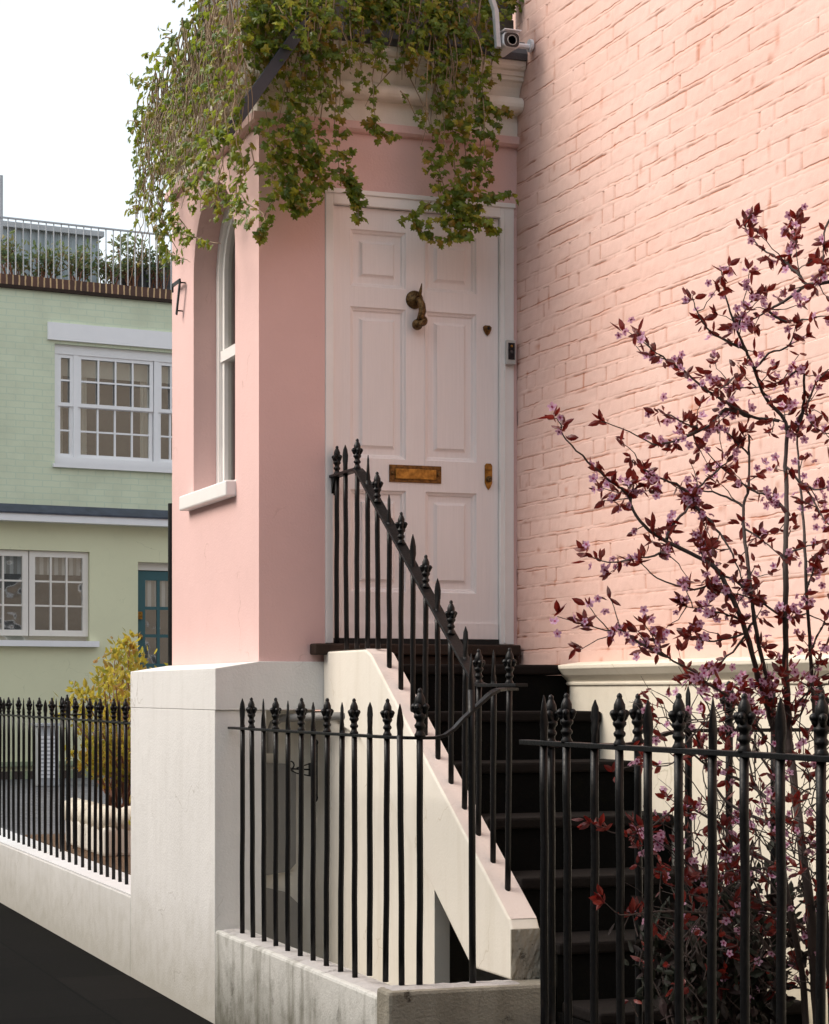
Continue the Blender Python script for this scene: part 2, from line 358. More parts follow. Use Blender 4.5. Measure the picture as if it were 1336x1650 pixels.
# --- bay wall, street side, with the arched window opening
oy0, oy1, osz, spr = .402, 1.186, 2.47, 3.60; ocy = (oy0+oy1)/2; orad = (oy1-oy0)/2
def arch(r, cy, cz, zlow, n=20):
    return [(cy-r, zlow)]+[(cy-r*math.cos(math.pi*i/n), cz+r*math.sin(math.pi*i/n)) for i in range(n+1)]+[(cy+r, zlow)]
th = .135
mb = MB()
out = arch(orad, ocy, spr, osz, 24)
def wall_face(x):
    # left strip, right strip, under sill, over arch fan
    vs, fs = [], []
    def q(*p):
        n = len(vs); vs.extend([(x, a, b) for a, b in p]); fs.append(tuple(range(n, n+len(p))))
    q((0, zb), (oy0, zb), (oy0, zc), (0, zc)); q((oy1, zb), (DEP, zb), (DEP, zc), (oy1, zc)); q((oy0, zb), (oy1, zb), (oy1, osz), (oy0, osz))
    ar = out[1:-1]
    for i in range(len(ar)-1): q(ar[i], (ar[i][0], zc), (ar[i+1][0], zc), ar[i+1])
    return vs, fs
mb.add(*wall_face(0)); mb.add(*wall_face(th))
for i in range(len(out)):
    a, b = out[i], out[(i+1) % len(out)]
    mb.add([(0, a[0], a[1]), (0, b[0], b[1]), (th, b[0], b[1]), (th, a[0], a[1])], [(0, 1, 2, 3)])
mb.add([(0, DEP, zb), (W, DEP, zb), (W, DEP, zc), (0, DEP, zc)], [(0, 1, 2, 3)])
fr0 = xpl(524, 700, 0).x; fr1 = xpl(828, 700, 0).x; frz = xpl(540, 305, 0).z
# front pier and lintel
mb.add([(0, 0, zb), (fr0, 0, zb), (fr0, 0, zc), (0, 0, zc), (fr0, .2, zb), (fr0, .2, zc), (th, .2, zb), (th, .2, zc)],
       [(0, 1, 2, 3), (1, 4, 5, 2), (4, 6, 7, 5)])
mb.add([(fr0, 0, frz), (fr1, 0, frz), (fr1, 0, zc), (fr0, 0, zc), (fr0, .2, frz), (fr1, .2, frz)], [(0, 1, 2, 3), (0, 4, 5, 1)])
mb.add([(fr1, 0, zb), (W, 0, zb), (W, 0, zc), (fr1, 0, zc), (fr1, .2, zb), (fr1, .2, zc)], [(0, 1, 2, 3), (0, 4, 5, 3)])
mb.build('wall', M['pink'], H)
MB().box((th+.01, .21, zb), (W, DEP-.02, zb+.02)).box((W-.03, .21, zb+.02), (W-.01, DEP-.02, zc)).build('interior_wall', M['roomwall'], H)
# pink mouldings above and below the frieze, door-head shadow moulding
def path(p): return [(W-.001, -p), (-p, -p), (-p, DEP+p), (W-.001, DEP+p)]
mb = MB().sweep([(.001, 4.083), (.022, 4.088), (.034, 4.10), (.034, 4.134), (.001, 4.134)], path)
mb.build('moulding', M['pink'], H)
def cyc(c, r, a0, a1, n): return [(c[0]+r*math.cos(R(a0+(a1-a0)*i/n)), c[1]+r*math.sin(R(a0+(a1-a0)*i/n))) for i in range(n+1)]
prof = [(.001, 4.135), (.012, 4.136), (.012, 4.238)]+cyc((.055, 4.275), .036, -90, 90, 8)+[(.034, 4.312), (.040, 4.335), (.052, 4.36), (.070, 4.378), (.085, 4.385), (.085, 4.402), (.094, 4.404),
        (.094, 4.425), (.108, 4.430), (.116, 4.445), (.116, 4.470), (.001, 4.470)]
MB().sweep(prof, path).build('cornice', M['cornice'], H, bevel=.002)
MB().sweep([(.001, 4.4705), (.128, 4.4705), (.132, 4.50), (.095, 4.565), (-.05, 4.60), (-.06, 4.4705)], path).build('lead_flashing', M['lead'], H)
# parapet of boards, set back
mb = MB()
for k in range(7):
    z = 4.60+k*.115; s = .012*(k % 2)
    mb.box((-.03+s, .03+s, z), (W-.002, .07, z+.108)); mb.box((-.03+s, .071, z), (.02, 1.25-.13*k, z+.108))
mb.build('parapet', M['wood'], H, bevel=.004)
MB().box((.0, .075, 4.56), (W, DEP, 4.60)).build('roof', M['lead'], H)
# window in the bay
wx = .117
def arch_ring(r0, r1, cy, cz, z0, x0, x1, n=24):
    A = arch(r0, cy, cz, z0, n); B = arch(r1, cy, cz, z0, n); m = MB()
    for i in range(len(A)-1):
        a, b, c, d = A[i], A[i+1], B[i+1], B[i]
        m.add([(x, p[0], p[1]) for x in (x0, x1) for p in (a, b, c, d)], [(0, 1, 2, 3), (7, 6, 5, 4), (0, 4, 5, 1), (3, 2, 6, 7)])
    return m
win = arch_ring(orad-.001, orad-.055, ocy, spr, osz+.001, wx, wx+.06).build('window_frame', M['frame'], H)
mb = arch_ring(orad-.056, orad-.095, ocy, spr, osz+.055, wx+.018, wx+.055)
mb.box((wx+.018, oy0+.05, osz+.02), (wx+.055, oy1-.05, osz+.085)); mb.box((wx+.008, oy0+.056, 3.17), (wx+.058, oy1-.056, 3.225))
mb.build('sash', M['frame'], win, local=False)
MB().add([(wx+.038, a, b) for a, b in arch(orad-.06, ocy, spr, osz+.05)], [tuple(range(23))]).build('pane', M['glass_dim'], win)
MB().add([(wx+.11+.012*math.sin(i*1.9), oy0+.05+i*(oy1-oy0-.1)/40, z) for z in (osz+.03, 4.02) for i in range(41)], [(i, i+1, i+42, i+41) for i in range(40)]).build('curtain', M['lace'], win)
mb = MB().box((-.052, .385, 2.425), (.116, 1.285, 2.50)); sill = mb.build('window_sill', M['frame'], H, bevel=.008)
# base under the bay: slab beam, pier and return
zt = 1.607; bx0 = -.21; fy = -.02
mb = MB().prism([(bx0, 1.418), (bx0, zt), (-.005, 1.639), (.32, 1.639), (.32, 1.418)], 1, fy, 1.70)
mb.build('base_beam', M['white_wall'], H, bevel=.003)
mb = MB().prism([(bx0+.0015, -.3), (bx0+.0015, 1.4172), (.033, 1.4172), (.033, -.3)], 1, fy+.014, 1.7005)
mb.build('base_pier', M['white_wall'], H, bevel=.003)
# wall below the bay on the stair side (area wall) and under the stairs
MB().prism([(-1.36, -1.0), (.3, -1.0), (.3, 1.41), (-.42, 1.41), (-1.36, .84)], 0, .335, .40).build('area_wall', M['cream'], H)
MB().box((.034, .22, -1.0), (.334, .28, 1.415)).build('area_back_wall', M['cream'], H)
MB().box((.40, -1.02, -1.0), (1.22, -.96, 1.2)).build('cellar_wall', M['greypaint'], H)
cd = MB().box((.62, -1.06, -1.0), (1.12, -1.025, .78)).build('cellar_door', M['shade_wall'], H)
MB().tube([(.78, -1.075, .50), (.78, -1.11, .51), (.78, -1.11, .62), (.78, -1.075, .63)], .008).build('handle', M['iron'], cd)
# front of house beyond the door: main volume
MB().box((W+.02, -9.5, -.3), (6.5, 4, 8.2)).build('main_block', M['pinkbrick'], H)

# --- relief brick side wall
def brick_wall():
    y_a, y_b, z_a, z_b = 0.0, -4.9, 1.60, 5.35
    nc = int((z_b-z_a)/.0765); offs = [0, .0022, .0130, .0152, .0176, .0196, .034, .048, .062, .0722, .0744]
    prof = np.array([-1, -.12, -.10, -1, .03, .08, .09, .10, .09, .08, .02])
    zz = []; ph = []; ci = []
    z_start = math.floor(z_a/.0765)*.0765
    for c in range(nc+1):
        for o_, p in zip(offs, prof): zz.append(z_start+c*.0765+o_); ph.append(p); ci.append(c)
    zz = np.array(zz); ph = np.array(ph); ci = np.array(ci)
    ys = np.arange(y_a, y_b, -.009); Yg, Zg = np.meshgrid(ys, zz); Pg = np.repeat(ph[:, None], len(ys), 1); Cg = np.repeat(ci[:, None], len(ys), 1)
    Og = np.repeat(np.array(offs*(nc+1))[:, None], len(ys), 1)
    rng = random.Random(3)
    joint = np.full(Yg.shape, 9.)
    tone = np.zeros(Yg.shape)
    for c in range(nc+1):
        y = rng.uniform(-.05, .12); js = []; k = rng.randint(0, 1)
        while y > y_b-.3:
            js.append(y); y -= (.225 if (k % 2) else .112)*rng.uniform(.94, 1.06); k += 1
        js = np.array(js); rows = ci == c
        d = np.min(np.abs(ys[:, None]-js[None, :]), axis=1)
        idx = np.searchsorted(-js, -ys); hs = np.array([rng.uniform(-1, 1) for _ in range(len(js)+2)]); 
        joint[rows] = d[None, :]; tone[rows] = hs[idx][None, :]
    brick = (Og > .017)
    wear = np.clip(vn(Yg*5.5+9, Cg*3.7+(Og < .01)*1.9, 5)*3.2+vn(Yg*21+9, Cg*3.7+(Og < .01)*1.9, 6)*1.6+.12, 0, 1)
    amp = .0005+.0029*wear
    h = np.where(Pg < 0, Pg*amp, Pg*.004)
    h += np.where(brick, tone*.0007, 0)
    jd = np.clip(vn(Yg*9+3, Cg*5.3, 11)*2.4+.45, 0, 1)
    h -= np.where(brick, np.exp(-(joint/.0065)**2)*.0050*jd, 0)
    h += vn(Yg*26, Zg*34, 21)*.0021+vn(Yg*60, Zg*70, 22)*.0014+vn(Yg*2, Zg*2, 23)*.004+vn(Yg*11, Zg*15, 24)*.001
    dz = vn(Yg*2.2, Cg*4.1, 31)*.007+vn(Yg*9, Cg*4.1, 32)*.005+vn(Yg*30, Cg*2.1+Og*10, 33)*.0035+vn(Yg*70, Cg*3.3+Og*10, 34)*.0022
    Z = Zg+dz
    keep = Z
    X = W-h
    n, m = Yg.shape
    co = np.stack([X, Yg, Z], -1).reshape(-1, 3)
    i = np.arange(n-1)[:, None]*m+np.arange(m-1)[None, :]
    f = np.stack([i, i+1, i+m+1, i+m], -1).reshape(-1, 4)
    me = bpy.data.meshes.new('brick_wall'); me.vertices.add(len(co)); me.vertices.foreach_set('co', co.ravel())
    me.loops.add(f.size); me.polygons.add(len(f)); me.loops.foreach_set('vertex_index', f.ravel().astype(np.int32))
    me.polygons.foreach_set('loop_start', np.arange(0, f.size, 4, dtype=np.int32)); me.polygons.foreach_set('loop_total', np.full(len(f), 4, dtype=np.int32))
    at = me.attributes.new('wear', 'FLOAT', 'POINT'); at.data.foreach_set('value', (np.where(Pg <= -1, 1., 0)*(.15+.85*wear)+np.where((Pg > -1) & (Pg < 0), .30*wear, 0)+np.where((Pg == .03) | (Pg == .02), .35*wear, 0)+np.where(brick, np.exp(-(joint/.006)**2)*np.clip(jd-.45, 0, 1)*1.1, 0)+np.clip(vn(Yg*16, Zg*19, 41)*5-1.9, 0, .8)).astype(np.float32).ravel())
    me.update(); me.validate(); me.polygons.foreach_set('use_smooth', np.ones(len(f), dtype=bool))
    me.materials.append(M['pinkbrick']); o = bpy.data.objects.new('brick_wall', me); C.objects.link(o); o.parent = H
brick_wall()
# plinth with moulded ledge on the side wall
px_ = 1.222
MB().box((px_, -9.4, -.2), (W+.015, -.72, 1.528)).build('side_plinth', M['plinth'], H)
pr = [(W+.012, 1.529), (px_-.008, 1.529), (px_-.010, 1.540), (px_-.004, 1.545), (px_-.014, 1.556), (px_-.034, 1.574), (px_-.052, 1.598), (px_-.056, 1.602), (px_-.056, 1.618), (W+.012, 1.634)]
MB().prism(pr, 1, -9.4, -.70).build('plinth_moulding', M['plinth'], H, bevel=.003)
# threshold
MB().box((.243, -.085, 1.670), (1.262, .03, 1.722)).box((.4145, -.06, 1.60), (1.262, -.001, 1.6695)).build('doorstep', M['brownstone'], H, bevel=.008)

# --- door
D = MB()
dl, dr = xpl(537, 700, 0).x, xpl(806, 700, 0).x; dz0, dz1 = 1.748, xpl(537, 328, 0).z
frm = MB().box((fr0+.001, -.006, zb+.085), (dl, .09, frz-.001)).box((dr, -.006, zb+.085), (fr1-.001, .09, frz-.001)).box((dl, -.006, dz1), (dr, .09, frz-.001))
frm.box((fr0-.006, -.014, frz-.018), (fr1+.004, -.0065, frz+.004))
frm.box((dr+.018, -.012, zb+.09), (dr+.026, -.0062, frz-.03))
frm.build('door_frame', M['frame'], H, bevel=.003)
def dx(px): return xpl(px, 700, .02).x
def dz(px, py): return xpl(px, py, .02).z
yd = .022
cols = [(dx(565), dx(654)), (dx(686), dx(768))]
rows = [(dz(565, 460), dz(565, 368)), (dz(565, 737), dz(565, 493)), (dz(565, 953), dz(565, 788))]
mb = MB(); xs = [dl+.002, cols[0][0], cols[0][1], cols[1][0], cols[1][1], dr-.002]; zs = [dz0, rows[2][0], rows[2][1], rows[1][0], rows[1][1], rows[0][0], rows[0][1], dz1-.003]
for i in range(5):
    for j in range(7):
        if i in (1, 3) and j in (1, 3, 5): continue
        mb.add([(xs[i], yd, zs[j]), (xs[i+1], yd, zs[j]), (xs[i+1], yd, zs[j+1]), (xs[i], yd, zs[j+1])], [(0, 1, 2, 3)])
def ring(m, a, ya, b, yb):
    (x0, x1, z0, z1), (u0, u1, w0, w1) = a, b
    A = [(x0, ya, z0), (x1, ya, z0), (x1, ya, z1), (x0, ya, z1)]; B = [(u0, yb, w0), (u1, yb, w0), (u1, yb, w1), (u0, yb, w1)]
    m.add(A+B, [(i, (i+1) % 4, (i+1) % 4+4, i+4) for i in range(4)])
for c0, c1 in cols:
    for r0, r1 in rows:
        def ins(d): return (c0+d, c1-d, r0+d, r1-d)
        st = [(0, 0), (0, .004), (.006, .010), (.014, .013), (.016, .018), (.020, .022), (.046, .022), (.052, .019), (.060, .010), (.061, .008), (.064, .008)]
        for (a, h0), (b, h1) in zip(st, st[1:]):
            if a != b: ring(mb, ins(a), yd+h0, ins(b), yd+h1)
            else: ring(mb, ins(a), yd+h0, ins(b), yd+h1)
        x0_, x1_, z0_, z1_ = ins(.064); y_ = yd+.008
        mb.add([(x0_, y_, z0_), (x1_, y_, z0_), (x1_, y_, z1_), (x0_, y_, z1_)], [(0, 1, 2, 3)])
mb.box((dl+.004, yd-.008, dz0+.002), (dr-.004, yd+.004, dz0+.075))
mb.box((dl+.002, yd+.03, dz0), (dr-.002, yd+.05, dz1))
door = mb.build('door', M['door'], H, fixn=False)
# central joint and kick rail grooves are thin beads
MB().box((dx(685)-.0015, yd-.003, rows[2][1]+.01), (dx(685)+.0015, yd-.0005, dz1-.01)).build('centre_bead', M['door'], door)
MB().box((dl+.002, .01, 1.7225), (dr-.002, .05, dz0+.001)).build('draught_gap', M['dark'], H)
# letter plate
lx0, lx1 = dx(627), dx(711); lz1, lz0 = dz(668, 750), dz(668, 778)
mb = MB().box((lx0, yd-.006, lz0), (lx1, yd-.001, lz1))
lp = mb.build('letter_plate', M['dullbrass'], door, bevel=.002)
mb = MB().box((lx0+.028, yd-.014, lz0+.016), (lx1-.028, yd-.0065, lz1-.018)); mb.build('flap', M['brass'], lp, bevel=.003)
for x in (lx0+.016, lx1-.016): MB().ball((x, yd-.009, (lz0+lz1)/2), .009).build('stud', M['dullbrass'], lp, smooth=True)
# latch plate
cx_, cz_ = dx(787), dz(787, 768)
mb = MB().prism([(cx_-.019, cz_-.03), (cx_-.010, cz_-.052), (cx_, cz_-.064), (cx_+.010, cz_-.052), (cx_+.019, cz_-.03), (cx_+.019, cz_+.052), (cx_+.012, cz_+.062), (cx_-.012, cz_+.062), (cx_-.019, cz_+.052)], 1, yd-.006, yd-.001)
mb.box((cx_-.014, yd-.016, cz_+.030), (cx_+.014, yd-.007, cz_+.037))
la = mb.build('latch_plate', M['brass'], door, bevel=.0015)
MB().lathe([(.013, 0), (.015, .008), (.012, .016), (.004, .018)], (cx_, yd-.006, cz_-.012), 14, 1, -1).lathe([(.006, 0), (.006, .004)], (cx_+.002, yd-.024, cz_-.012), 8, 1, -1).build('lock_cylinder', M['bronze'], la)
# upper lock escutcheon, shield shaped
cx_, cz_ = dx(785), dz(785, 532)
mb = MB().prism([(cx_-.022, cz_+.014), (cx_-.012, cz_+.022), (cx_+.012, cz_+.022), (cx_+.022, cz_+.014), (cx_+.020, cz_), (cx_+.010, cz_-.018), (cx_, cz_-.028), (cx_-.010, cz_-.018), (cx_-.020, cz_)], 1, yd-.008, yd-.001)
mb.lathe([(.013, 0), (.013, .008), (.009, .009)], (cx_+.001, yd-.008, cz_+.006), 14, 1, -1)
es = mb.build('escutcheon', M['dullbrass'], door, bevel=.002)
MB().lathe([(.0075, 0), (.0075, .002)], (cx_+.001, yd-.0175, cz_+.006), 10, 1, -1).build('keyhole', M['dark'], es)
# knocker: rosette, curved hand shaped striker with a ball
kc = Vector((dx(668), yd, dz(668, 483)))
kn = MB().lathe([(.043, 0), (.043, .006), (.036, .013), (.022, .016), (.012, .026), (.004, .028)], kc, 20, 1, -1).build('door_knocker', M['bronze'], door, smooth=True)
pts = [(kc.x+.004, yd-.02, kc.z+.004), (kc.x+.010, yd-.045, kc.z-.008), (kc.x+.016, yd-.058, kc.z-.032), (kc.x+.018, yd-.060, kc.z-.062), (kc.x+.012, yd-.058, kc.z-.085), (kc.x+.012, yd-.05, kc.z-.100)]
mb = MB().tube(pts, [.012, .016, .017, .018, .017, .019], 12)
mb.tube([(kc.x+.008, yd-.036, kc.z+.006), (kc.x+.016, yd-.040, kc.z+.035), (kc.x+.022, yd-.040, kc.z+.072)], [.013, .008, .002], 8)
mb.ball((kc.x+.022, yd-.048, kc.z-.105), .026, 12, 8, (1, .9, 1))
for k in range(4): mb.tube([(kc.x+.030-.006*k, yd-.062, kc.z-.094-.006*k), (kc.x+.016-.004*k, yd-.070, kc.z-.110-.006*k), (kc.x-.002, yd-.060, kc.z-.118-.005*k)], [.008, .0085, .006], 8)
mb.build('hand', M['bronze'], kn, smooth=True)
MB().ball((kc.x+.001, yd-.038, kc.z-.122), .026, 14, 10).build('ball', M['bronze'], kn, smooth=True)

# doorbell on the frame
bl = xpl(816, 568, -.008); 
b0, b1 = xpl(815, 548, -.02), xpl(829, 588, -.02)
DB = thing('video_doorbell', (b0.x, 0, b1.z), 'silver and black video doorbell on the right door frame', 'doorbell')
MB().box((b0.x, -.034, b1.z), (b1.x+.002, -.007, b0.z)).build('body', M['silver'], DB, bevel=.003)
MB().box((b0.x+.007, -.037, b1.z+.022), (b1.x-.005, -.0345, b0.z-.014)).build('face_plate', M['black_plastic'], DB)
mx_ = (b0.x+b1.x)/2+.001; mz = (b0.z+b1.z)/2
MB().lathe([(.009, 0), (.008, .004), (.004, .005)], (mx_, -.0375, mz), 14, 1, -1).build('button', M['darkglass'], DB)
MB().lathe([(.006, 0), (.005, .003)], (mx_, -.0375, mz+.028), 12, 1, -1).build('lens', M['brass'], DB)

# house number 7 on pins
p7 = [ypl(279, 461, -.03), ypl(290, 452, -.03), ypl(283.5, 511, -.03)]
N7 = thing('house_number', (0, p7[1].y, p7[2].z), 'black metal number seven standing off the pink wall', 'house number')
def bar3(m, a, b, w, x0, x1):
    d = (b-a); d = Vector((0, d.y, d.z)).normalized(); n = Vector((0, -d.z, d.y))*w
    vs = [(x, (p+s*n).y, (p+s*n).z) for x in (x0, x1) for p, s in ((a, 1), (b, 1), (b, -1), (a, -1))]
    m.add(vs, [(0, 1, 2, 3), (7, 6, 5, 4), (0, 4, 5, 1), (1, 5, 6, 2), (2, 6, 7, 3), (3, 7, 4, 0)])
mb = MB(); yA, yB = p7[1].y-.01, p7[1].y+.15; zT, zL = p7[1].z, p7[2].z+.01
bar3(mb, Vector((0, yA, zT)), Vector((0, yB, zT)), .009, -.036, -.028); bar3(mb, Vector((0, yB, zT+.009)), Vector((0, yB, zT-.035)), .007, -.036, -.028)
bar3(mb, Vector((0, yA, zT)), Vector((0, yA+.075, zL)), .010, -.036, -.0285)
mb.build('digit', M['iron'], N7)
for y_, z_ in ((yA+.008, zT-.01), (yA+.072, zL+.02)): MB().tube([(-.028, y_, z_), (-.001, y_, z_)], .004).build('pin', M['iron'], N7)

# security camera
sc_ = dpt(821, 68, 9.75)
SC = thing('security_camera', (sc_.x, sc_.y, sc_.z-.05), 'white bullet security camera at the top corner beside the brick wall', 'camera')
X_, Y_, Z_ = sc_.x-.002, sc_.y, sc_.z
mb = MB().prism([(X_+.041*math.copysign(abs(math.cos(R(a_)))**.6, math.cos(R(a_))), Z_+.037*math.copysign(abs(math.sin(R(a_)))**.6, math.sin(R(a_)))+.004) for a_ in range(0, 360, 15)], 1, Y_-.03, Y_+.13)
mb.box((X_-.043, Y_-.05, Z_+.0415), (X_+.043, Y_+.12, Z_+.047)); mb.build('housing', M['white_plastic'], SC, bevel=.004, smooth=False)
MB().prism([(X_+.037*math.copysign(abs(math.cos(R(a_)))**.6, math.cos(R(a_))), Z_+.033*math.copysign(abs(math.sin(R(a_)))**.6, math.sin(R(a_)))+.002) for a_ in range(0, 360, 15)], 1, Y_-.034, Y_-.0305).build('face', M['black_plastic'], SC)
MB().lathe([(.023, 0), (.023, .004), (.0205, .004), (.0205, 0)], (X_, Y_-.0345, Z_), 24, 1, -1).build('lens_ring', M['silver'], SC)
MB().tube([(X_+.03, Y_+.08, Z_-.01), (X_+.07, Y_+.06, Z_+.01), (W-.01, Y_+.06, Z_+.01)], .013).lathe([(.030, 0), (.030, .014)], (W-.010, Y_+.06, Z_+.015), 18, 0, -1).build('bracket', M['white_plastic'], SC)
# wall post above cornice
a, b, c_ = dpt(790, -12, 9.72), dpt(799, 17, 9.72), dpt(803, 76, 9.72)
mb = MB()
for p, q in ((a, b), (b, c_)):
    mb.add([(v.x+s, v.y+u, v.z) for v in (p, q) for s, u in ((-.010, -.01), (.010, -.01), (.010, .02), (-.010, .02))], [(0, 1, 2, 3), (4, 7, 6, 5), (0, 4, 5, 1), (1, 5, 6, 2), (2, 6, 7, 3), (3, 7, 4, 0)])
o = mb.build('metal_strut', M['metal_grey']); tag(o, 'bent grey metal strut rising beside the security camera', 'strut')
# dark brace across the cornice corner
a, b = dpt(508, 14, 9.48), dpt(358, 226, 9.20)
d = (b-a).normalized(); u = d.cross(Vector((0, 1, 0))).normalized()*.027
mb = MB(); vs = [p+s*u+Vector((0, t_, 0)) for t_ in (0, .035) for p, s in ((a, 1), (b, 1), (b, -1), (a, -1))]
mb.add(vs, [(0, 1, 2, 3), (7, 6, 5, 4), (0, 4, 5, 1), (1, 5, 6, 2), (2, 6, 7, 3), (3, 7, 4, 0)])
o = mb.build('sloping_brace', M['slate_bar'], bevel=.003); tag(o, 'dark slate coloured bar sloping across the cornice corner under the ivy', 'brace')
# downpipe
mb = MB().tube([(.015, 1.70, 1.62), (.015, 1.70, 2.50)], .022, 10); o = mb.build('downpipe', M['iron']); tag(o, 'thin black downpipe at the rear edge of the pink bay', 'pipe')
# area pipe
pp = [dpt(436, 1214, 9.72), dpt(436, 1180, 9.72), dpt(441, 1166, 9.72), dpt(452, 1158, 9.70), dpt(500, 1155, 9.58), ypl(560, 1154, .315)]
o = MB().tube(pp, .019, 10).build('drain_pipe', M['greypaint'], smooth=True); tag(o, 'grey elbowed drain pipe under the white beam behind the railings', 'pipe')
# grey boards added on the area wall in place of dark patches of shade
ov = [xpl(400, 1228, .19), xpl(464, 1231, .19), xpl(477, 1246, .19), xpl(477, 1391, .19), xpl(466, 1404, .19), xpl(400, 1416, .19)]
mb = MB().prism([(v.x, v.z) for v in ov], 1, .19, .217); o = mb.build('shade_board', M['greypaint']); tag(o, 'tall grey board with cut corners, added for a patch of shade below the bay', 'board')
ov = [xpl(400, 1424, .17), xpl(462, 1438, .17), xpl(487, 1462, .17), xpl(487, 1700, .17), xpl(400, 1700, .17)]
mb = MB().prism([(v.x, v.z) for v in ov], 1, .17, .217); o = mb.build('shade_panel', M['greypaint']); tag(o, 'dark lower panel, added for a patch of shade under the cut cornered board', 'panel')
# wrought bracket
bp = ypl(511, 1240, .299)
BR = thing('wall_bracket', (.299, bp.y, bp.z), 'black wrought iron scroll bracket on the cream stair wall behind the railings', 'bracket')
MB().box((.290, bp.y-.012, bp.z-.13), (.2985, bp.y+.012, bp.z+.12)).ball((.29, bp.y, bp.z+.125), .016).ball((.29, bp.y, bp.z-.13), .014, 8, 6, (1, 1, 1.6)).box((.262, bp.y-.016, bp.z-.03), (.290, bp.y+.016, bp.z+.03)).build('back_plate', M['iron'], BR)
mb = MB().tube([(.27, bp.y, bp.z+.0), (.17, bp.y, bp.z+.005)], .004).tube([(.27, bp.y, bp.z+.03), (.20, bp.y, bp.z+.008)], .003).tube([(.27, bp.y, bp.z-.03), (.20, bp.y, bp.z-.016), (.17, bp.y, bp.z-.0)], .003)
mb.tube([(.17+.018*math.cos(R(a_)), bp.y, bp.z+.022+.018*math.sin(R(a_))) for a_ in range(-90, 200, 30)], .0035); mb.ball((.17, bp.y, bp.z+.002), .009)
mb.build('arm', M['iron'], BR)

# ================================================================== STEPS
ST = thing('front_steps', (.8, -1.8, 0), 'black painted stone steps rising to the white front door', 'steps')
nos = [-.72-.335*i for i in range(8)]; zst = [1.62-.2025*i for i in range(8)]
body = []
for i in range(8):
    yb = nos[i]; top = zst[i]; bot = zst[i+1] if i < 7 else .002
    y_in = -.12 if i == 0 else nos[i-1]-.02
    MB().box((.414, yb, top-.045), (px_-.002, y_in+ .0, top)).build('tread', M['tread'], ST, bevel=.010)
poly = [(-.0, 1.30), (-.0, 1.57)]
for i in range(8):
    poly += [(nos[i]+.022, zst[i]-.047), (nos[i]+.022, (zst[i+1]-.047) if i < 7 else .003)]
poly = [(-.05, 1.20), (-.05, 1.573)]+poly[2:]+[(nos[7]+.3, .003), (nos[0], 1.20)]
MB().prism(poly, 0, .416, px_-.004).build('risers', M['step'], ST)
# string wall on the left of the steps
pt = ypl(593, 1048, .301); pe = ypl(823, 1492, .301); pb = ypl(580, 1190, .301); pc = ypl(755, 1549, .301)
x0s, x1s = .301, .4135
y_end = -2.225
poly = [(-.022, 1.684), (-.60, 1.684), (pt.y-.03, pt.z-.018), (y_end+.02, pe.z+.02), (y_end, pe.z-.01), (y_end, .458), (pc.y, .458), (pc.y, pc.z), (pb.y, pb.z), (-.022, 1.40)]
sw = MB().prism(poly, 0, x0s, x1s).build('string_wall', M['cream'], ST, bevel=.008)
# painted sloping top, pinkish
n_ = [(y, z+.0035) for y, z in poly[:4]]
mb = MB().add([(x, y, z) for x in (x0s+.006, x1s-.004) for y, z in n_], [(i, i+1, i+5, i+4) for i in range(3)])
mb.build('string_top', M['string_top'], ST, fixn=False)
rr = random.Random(5); mb = MB(); nx, nz = 10, 14
vs = [(x0s-.004+(x1s-x0s+.008)*i/nx, y_end-.010-.008*rr.random(), .30+(pe.z-.012-.30)*j/nz) for j in range(nz+1) for i in range(nx+1)]
fs = [(j*(nx+1)+i, j*(nx+1)+i+1, (j+1)*(nx+1)+i+1, (j+1)*(nx+1)+i) for j in range(nz) for i in range(nx)]
mb.add(vs, fs); mb.box((x0s-.003, y_end-.010, .30), (x1s+.003, y_end-.0005, pe.z-.012)); mb.build('string_end', M['concrete'], ST, smooth=False, fixn=False)

# ================================================================== LOW WALLS
LW = MB().box((bx0, 1.701, -.2), (.06, 32, .425)).build('low_wall', M['white_wall'], bevel=.01)
tag(LW, 'low white wall carrying the street railings left of the white pier', 'wall')
o = MB().box((bx0+.004, 1.702, .4255), (.055, 32, .432)).build('coping', M['coping_white'], LW)
def lumpy(name, x0, y0, x1, y1, z0, z1, mat, parent, amp=.006, res=.03, seed=1):
    # top sheet with an uneven worn surface
    nx = max(2, int((x1-x0)/res)); ny = max(2, int((y1-y0)/res)); rr = random.Random(seed); mb = MB()
    vs = [(x0+(x1-x0)*i/nx, y0+(y1-y0)*j/ny, (z1-.012) if (i in (0, nx) or j in (0, ny)) else z1-.001+amp*.5*(rr.random()-.5)) for j in range(ny+1) for i in range(nx+1)]
    mb.add(vs, [(j*(nx+1)+i, j*(nx+1)+i+1, (j+1)*(nx+1)+i+1, (j+1)*(nx+1)+i) for j in range(ny) for i in range(nx)])
    return mb.build(name, mat, parent, fixn=False, smooth=True)
AW = MB().box((bx0, -2.225, -.2), (-.055, fy+.012, .425)).build('area_wall', M['dirty_wall'], bevel=.012); tag(AW, 'stained low white wall under the railings before the basement', 'wall')
MB().box((-.054, -2.2, -.29), (-.050, -.01, .415)).build('bounce_lining', M['cream'], AW)  # unseen pale lining, added to bounce light into the basement recess
lumpy('coping', bx0+.008, -2.22, -.058, fy+.012, .42, .432, M['coping'], AW, .008)
SWL = MB().box((bx0-.012, -2.37, -.2), (.4135, -2.236, .462)).build('end_wall', M['concrete'], bevel=.014); tag(SWL, 'cracked grey rendered wall at the foot of the steps', 'wall')
lumpy('coping', bx0-.002, -2.362, .30, -2.238, .46, .469, M['coping'], SWL, .008, .025, 4)
mb = MB().box((bx0, -9.4, -.2), (.03, -3.50, .425)); mb.box((.031, -3.66, -.2), (1.22, -3.50, .455)); o = mb.build('bed_wall', M['dirty_wall'], bevel=.012)
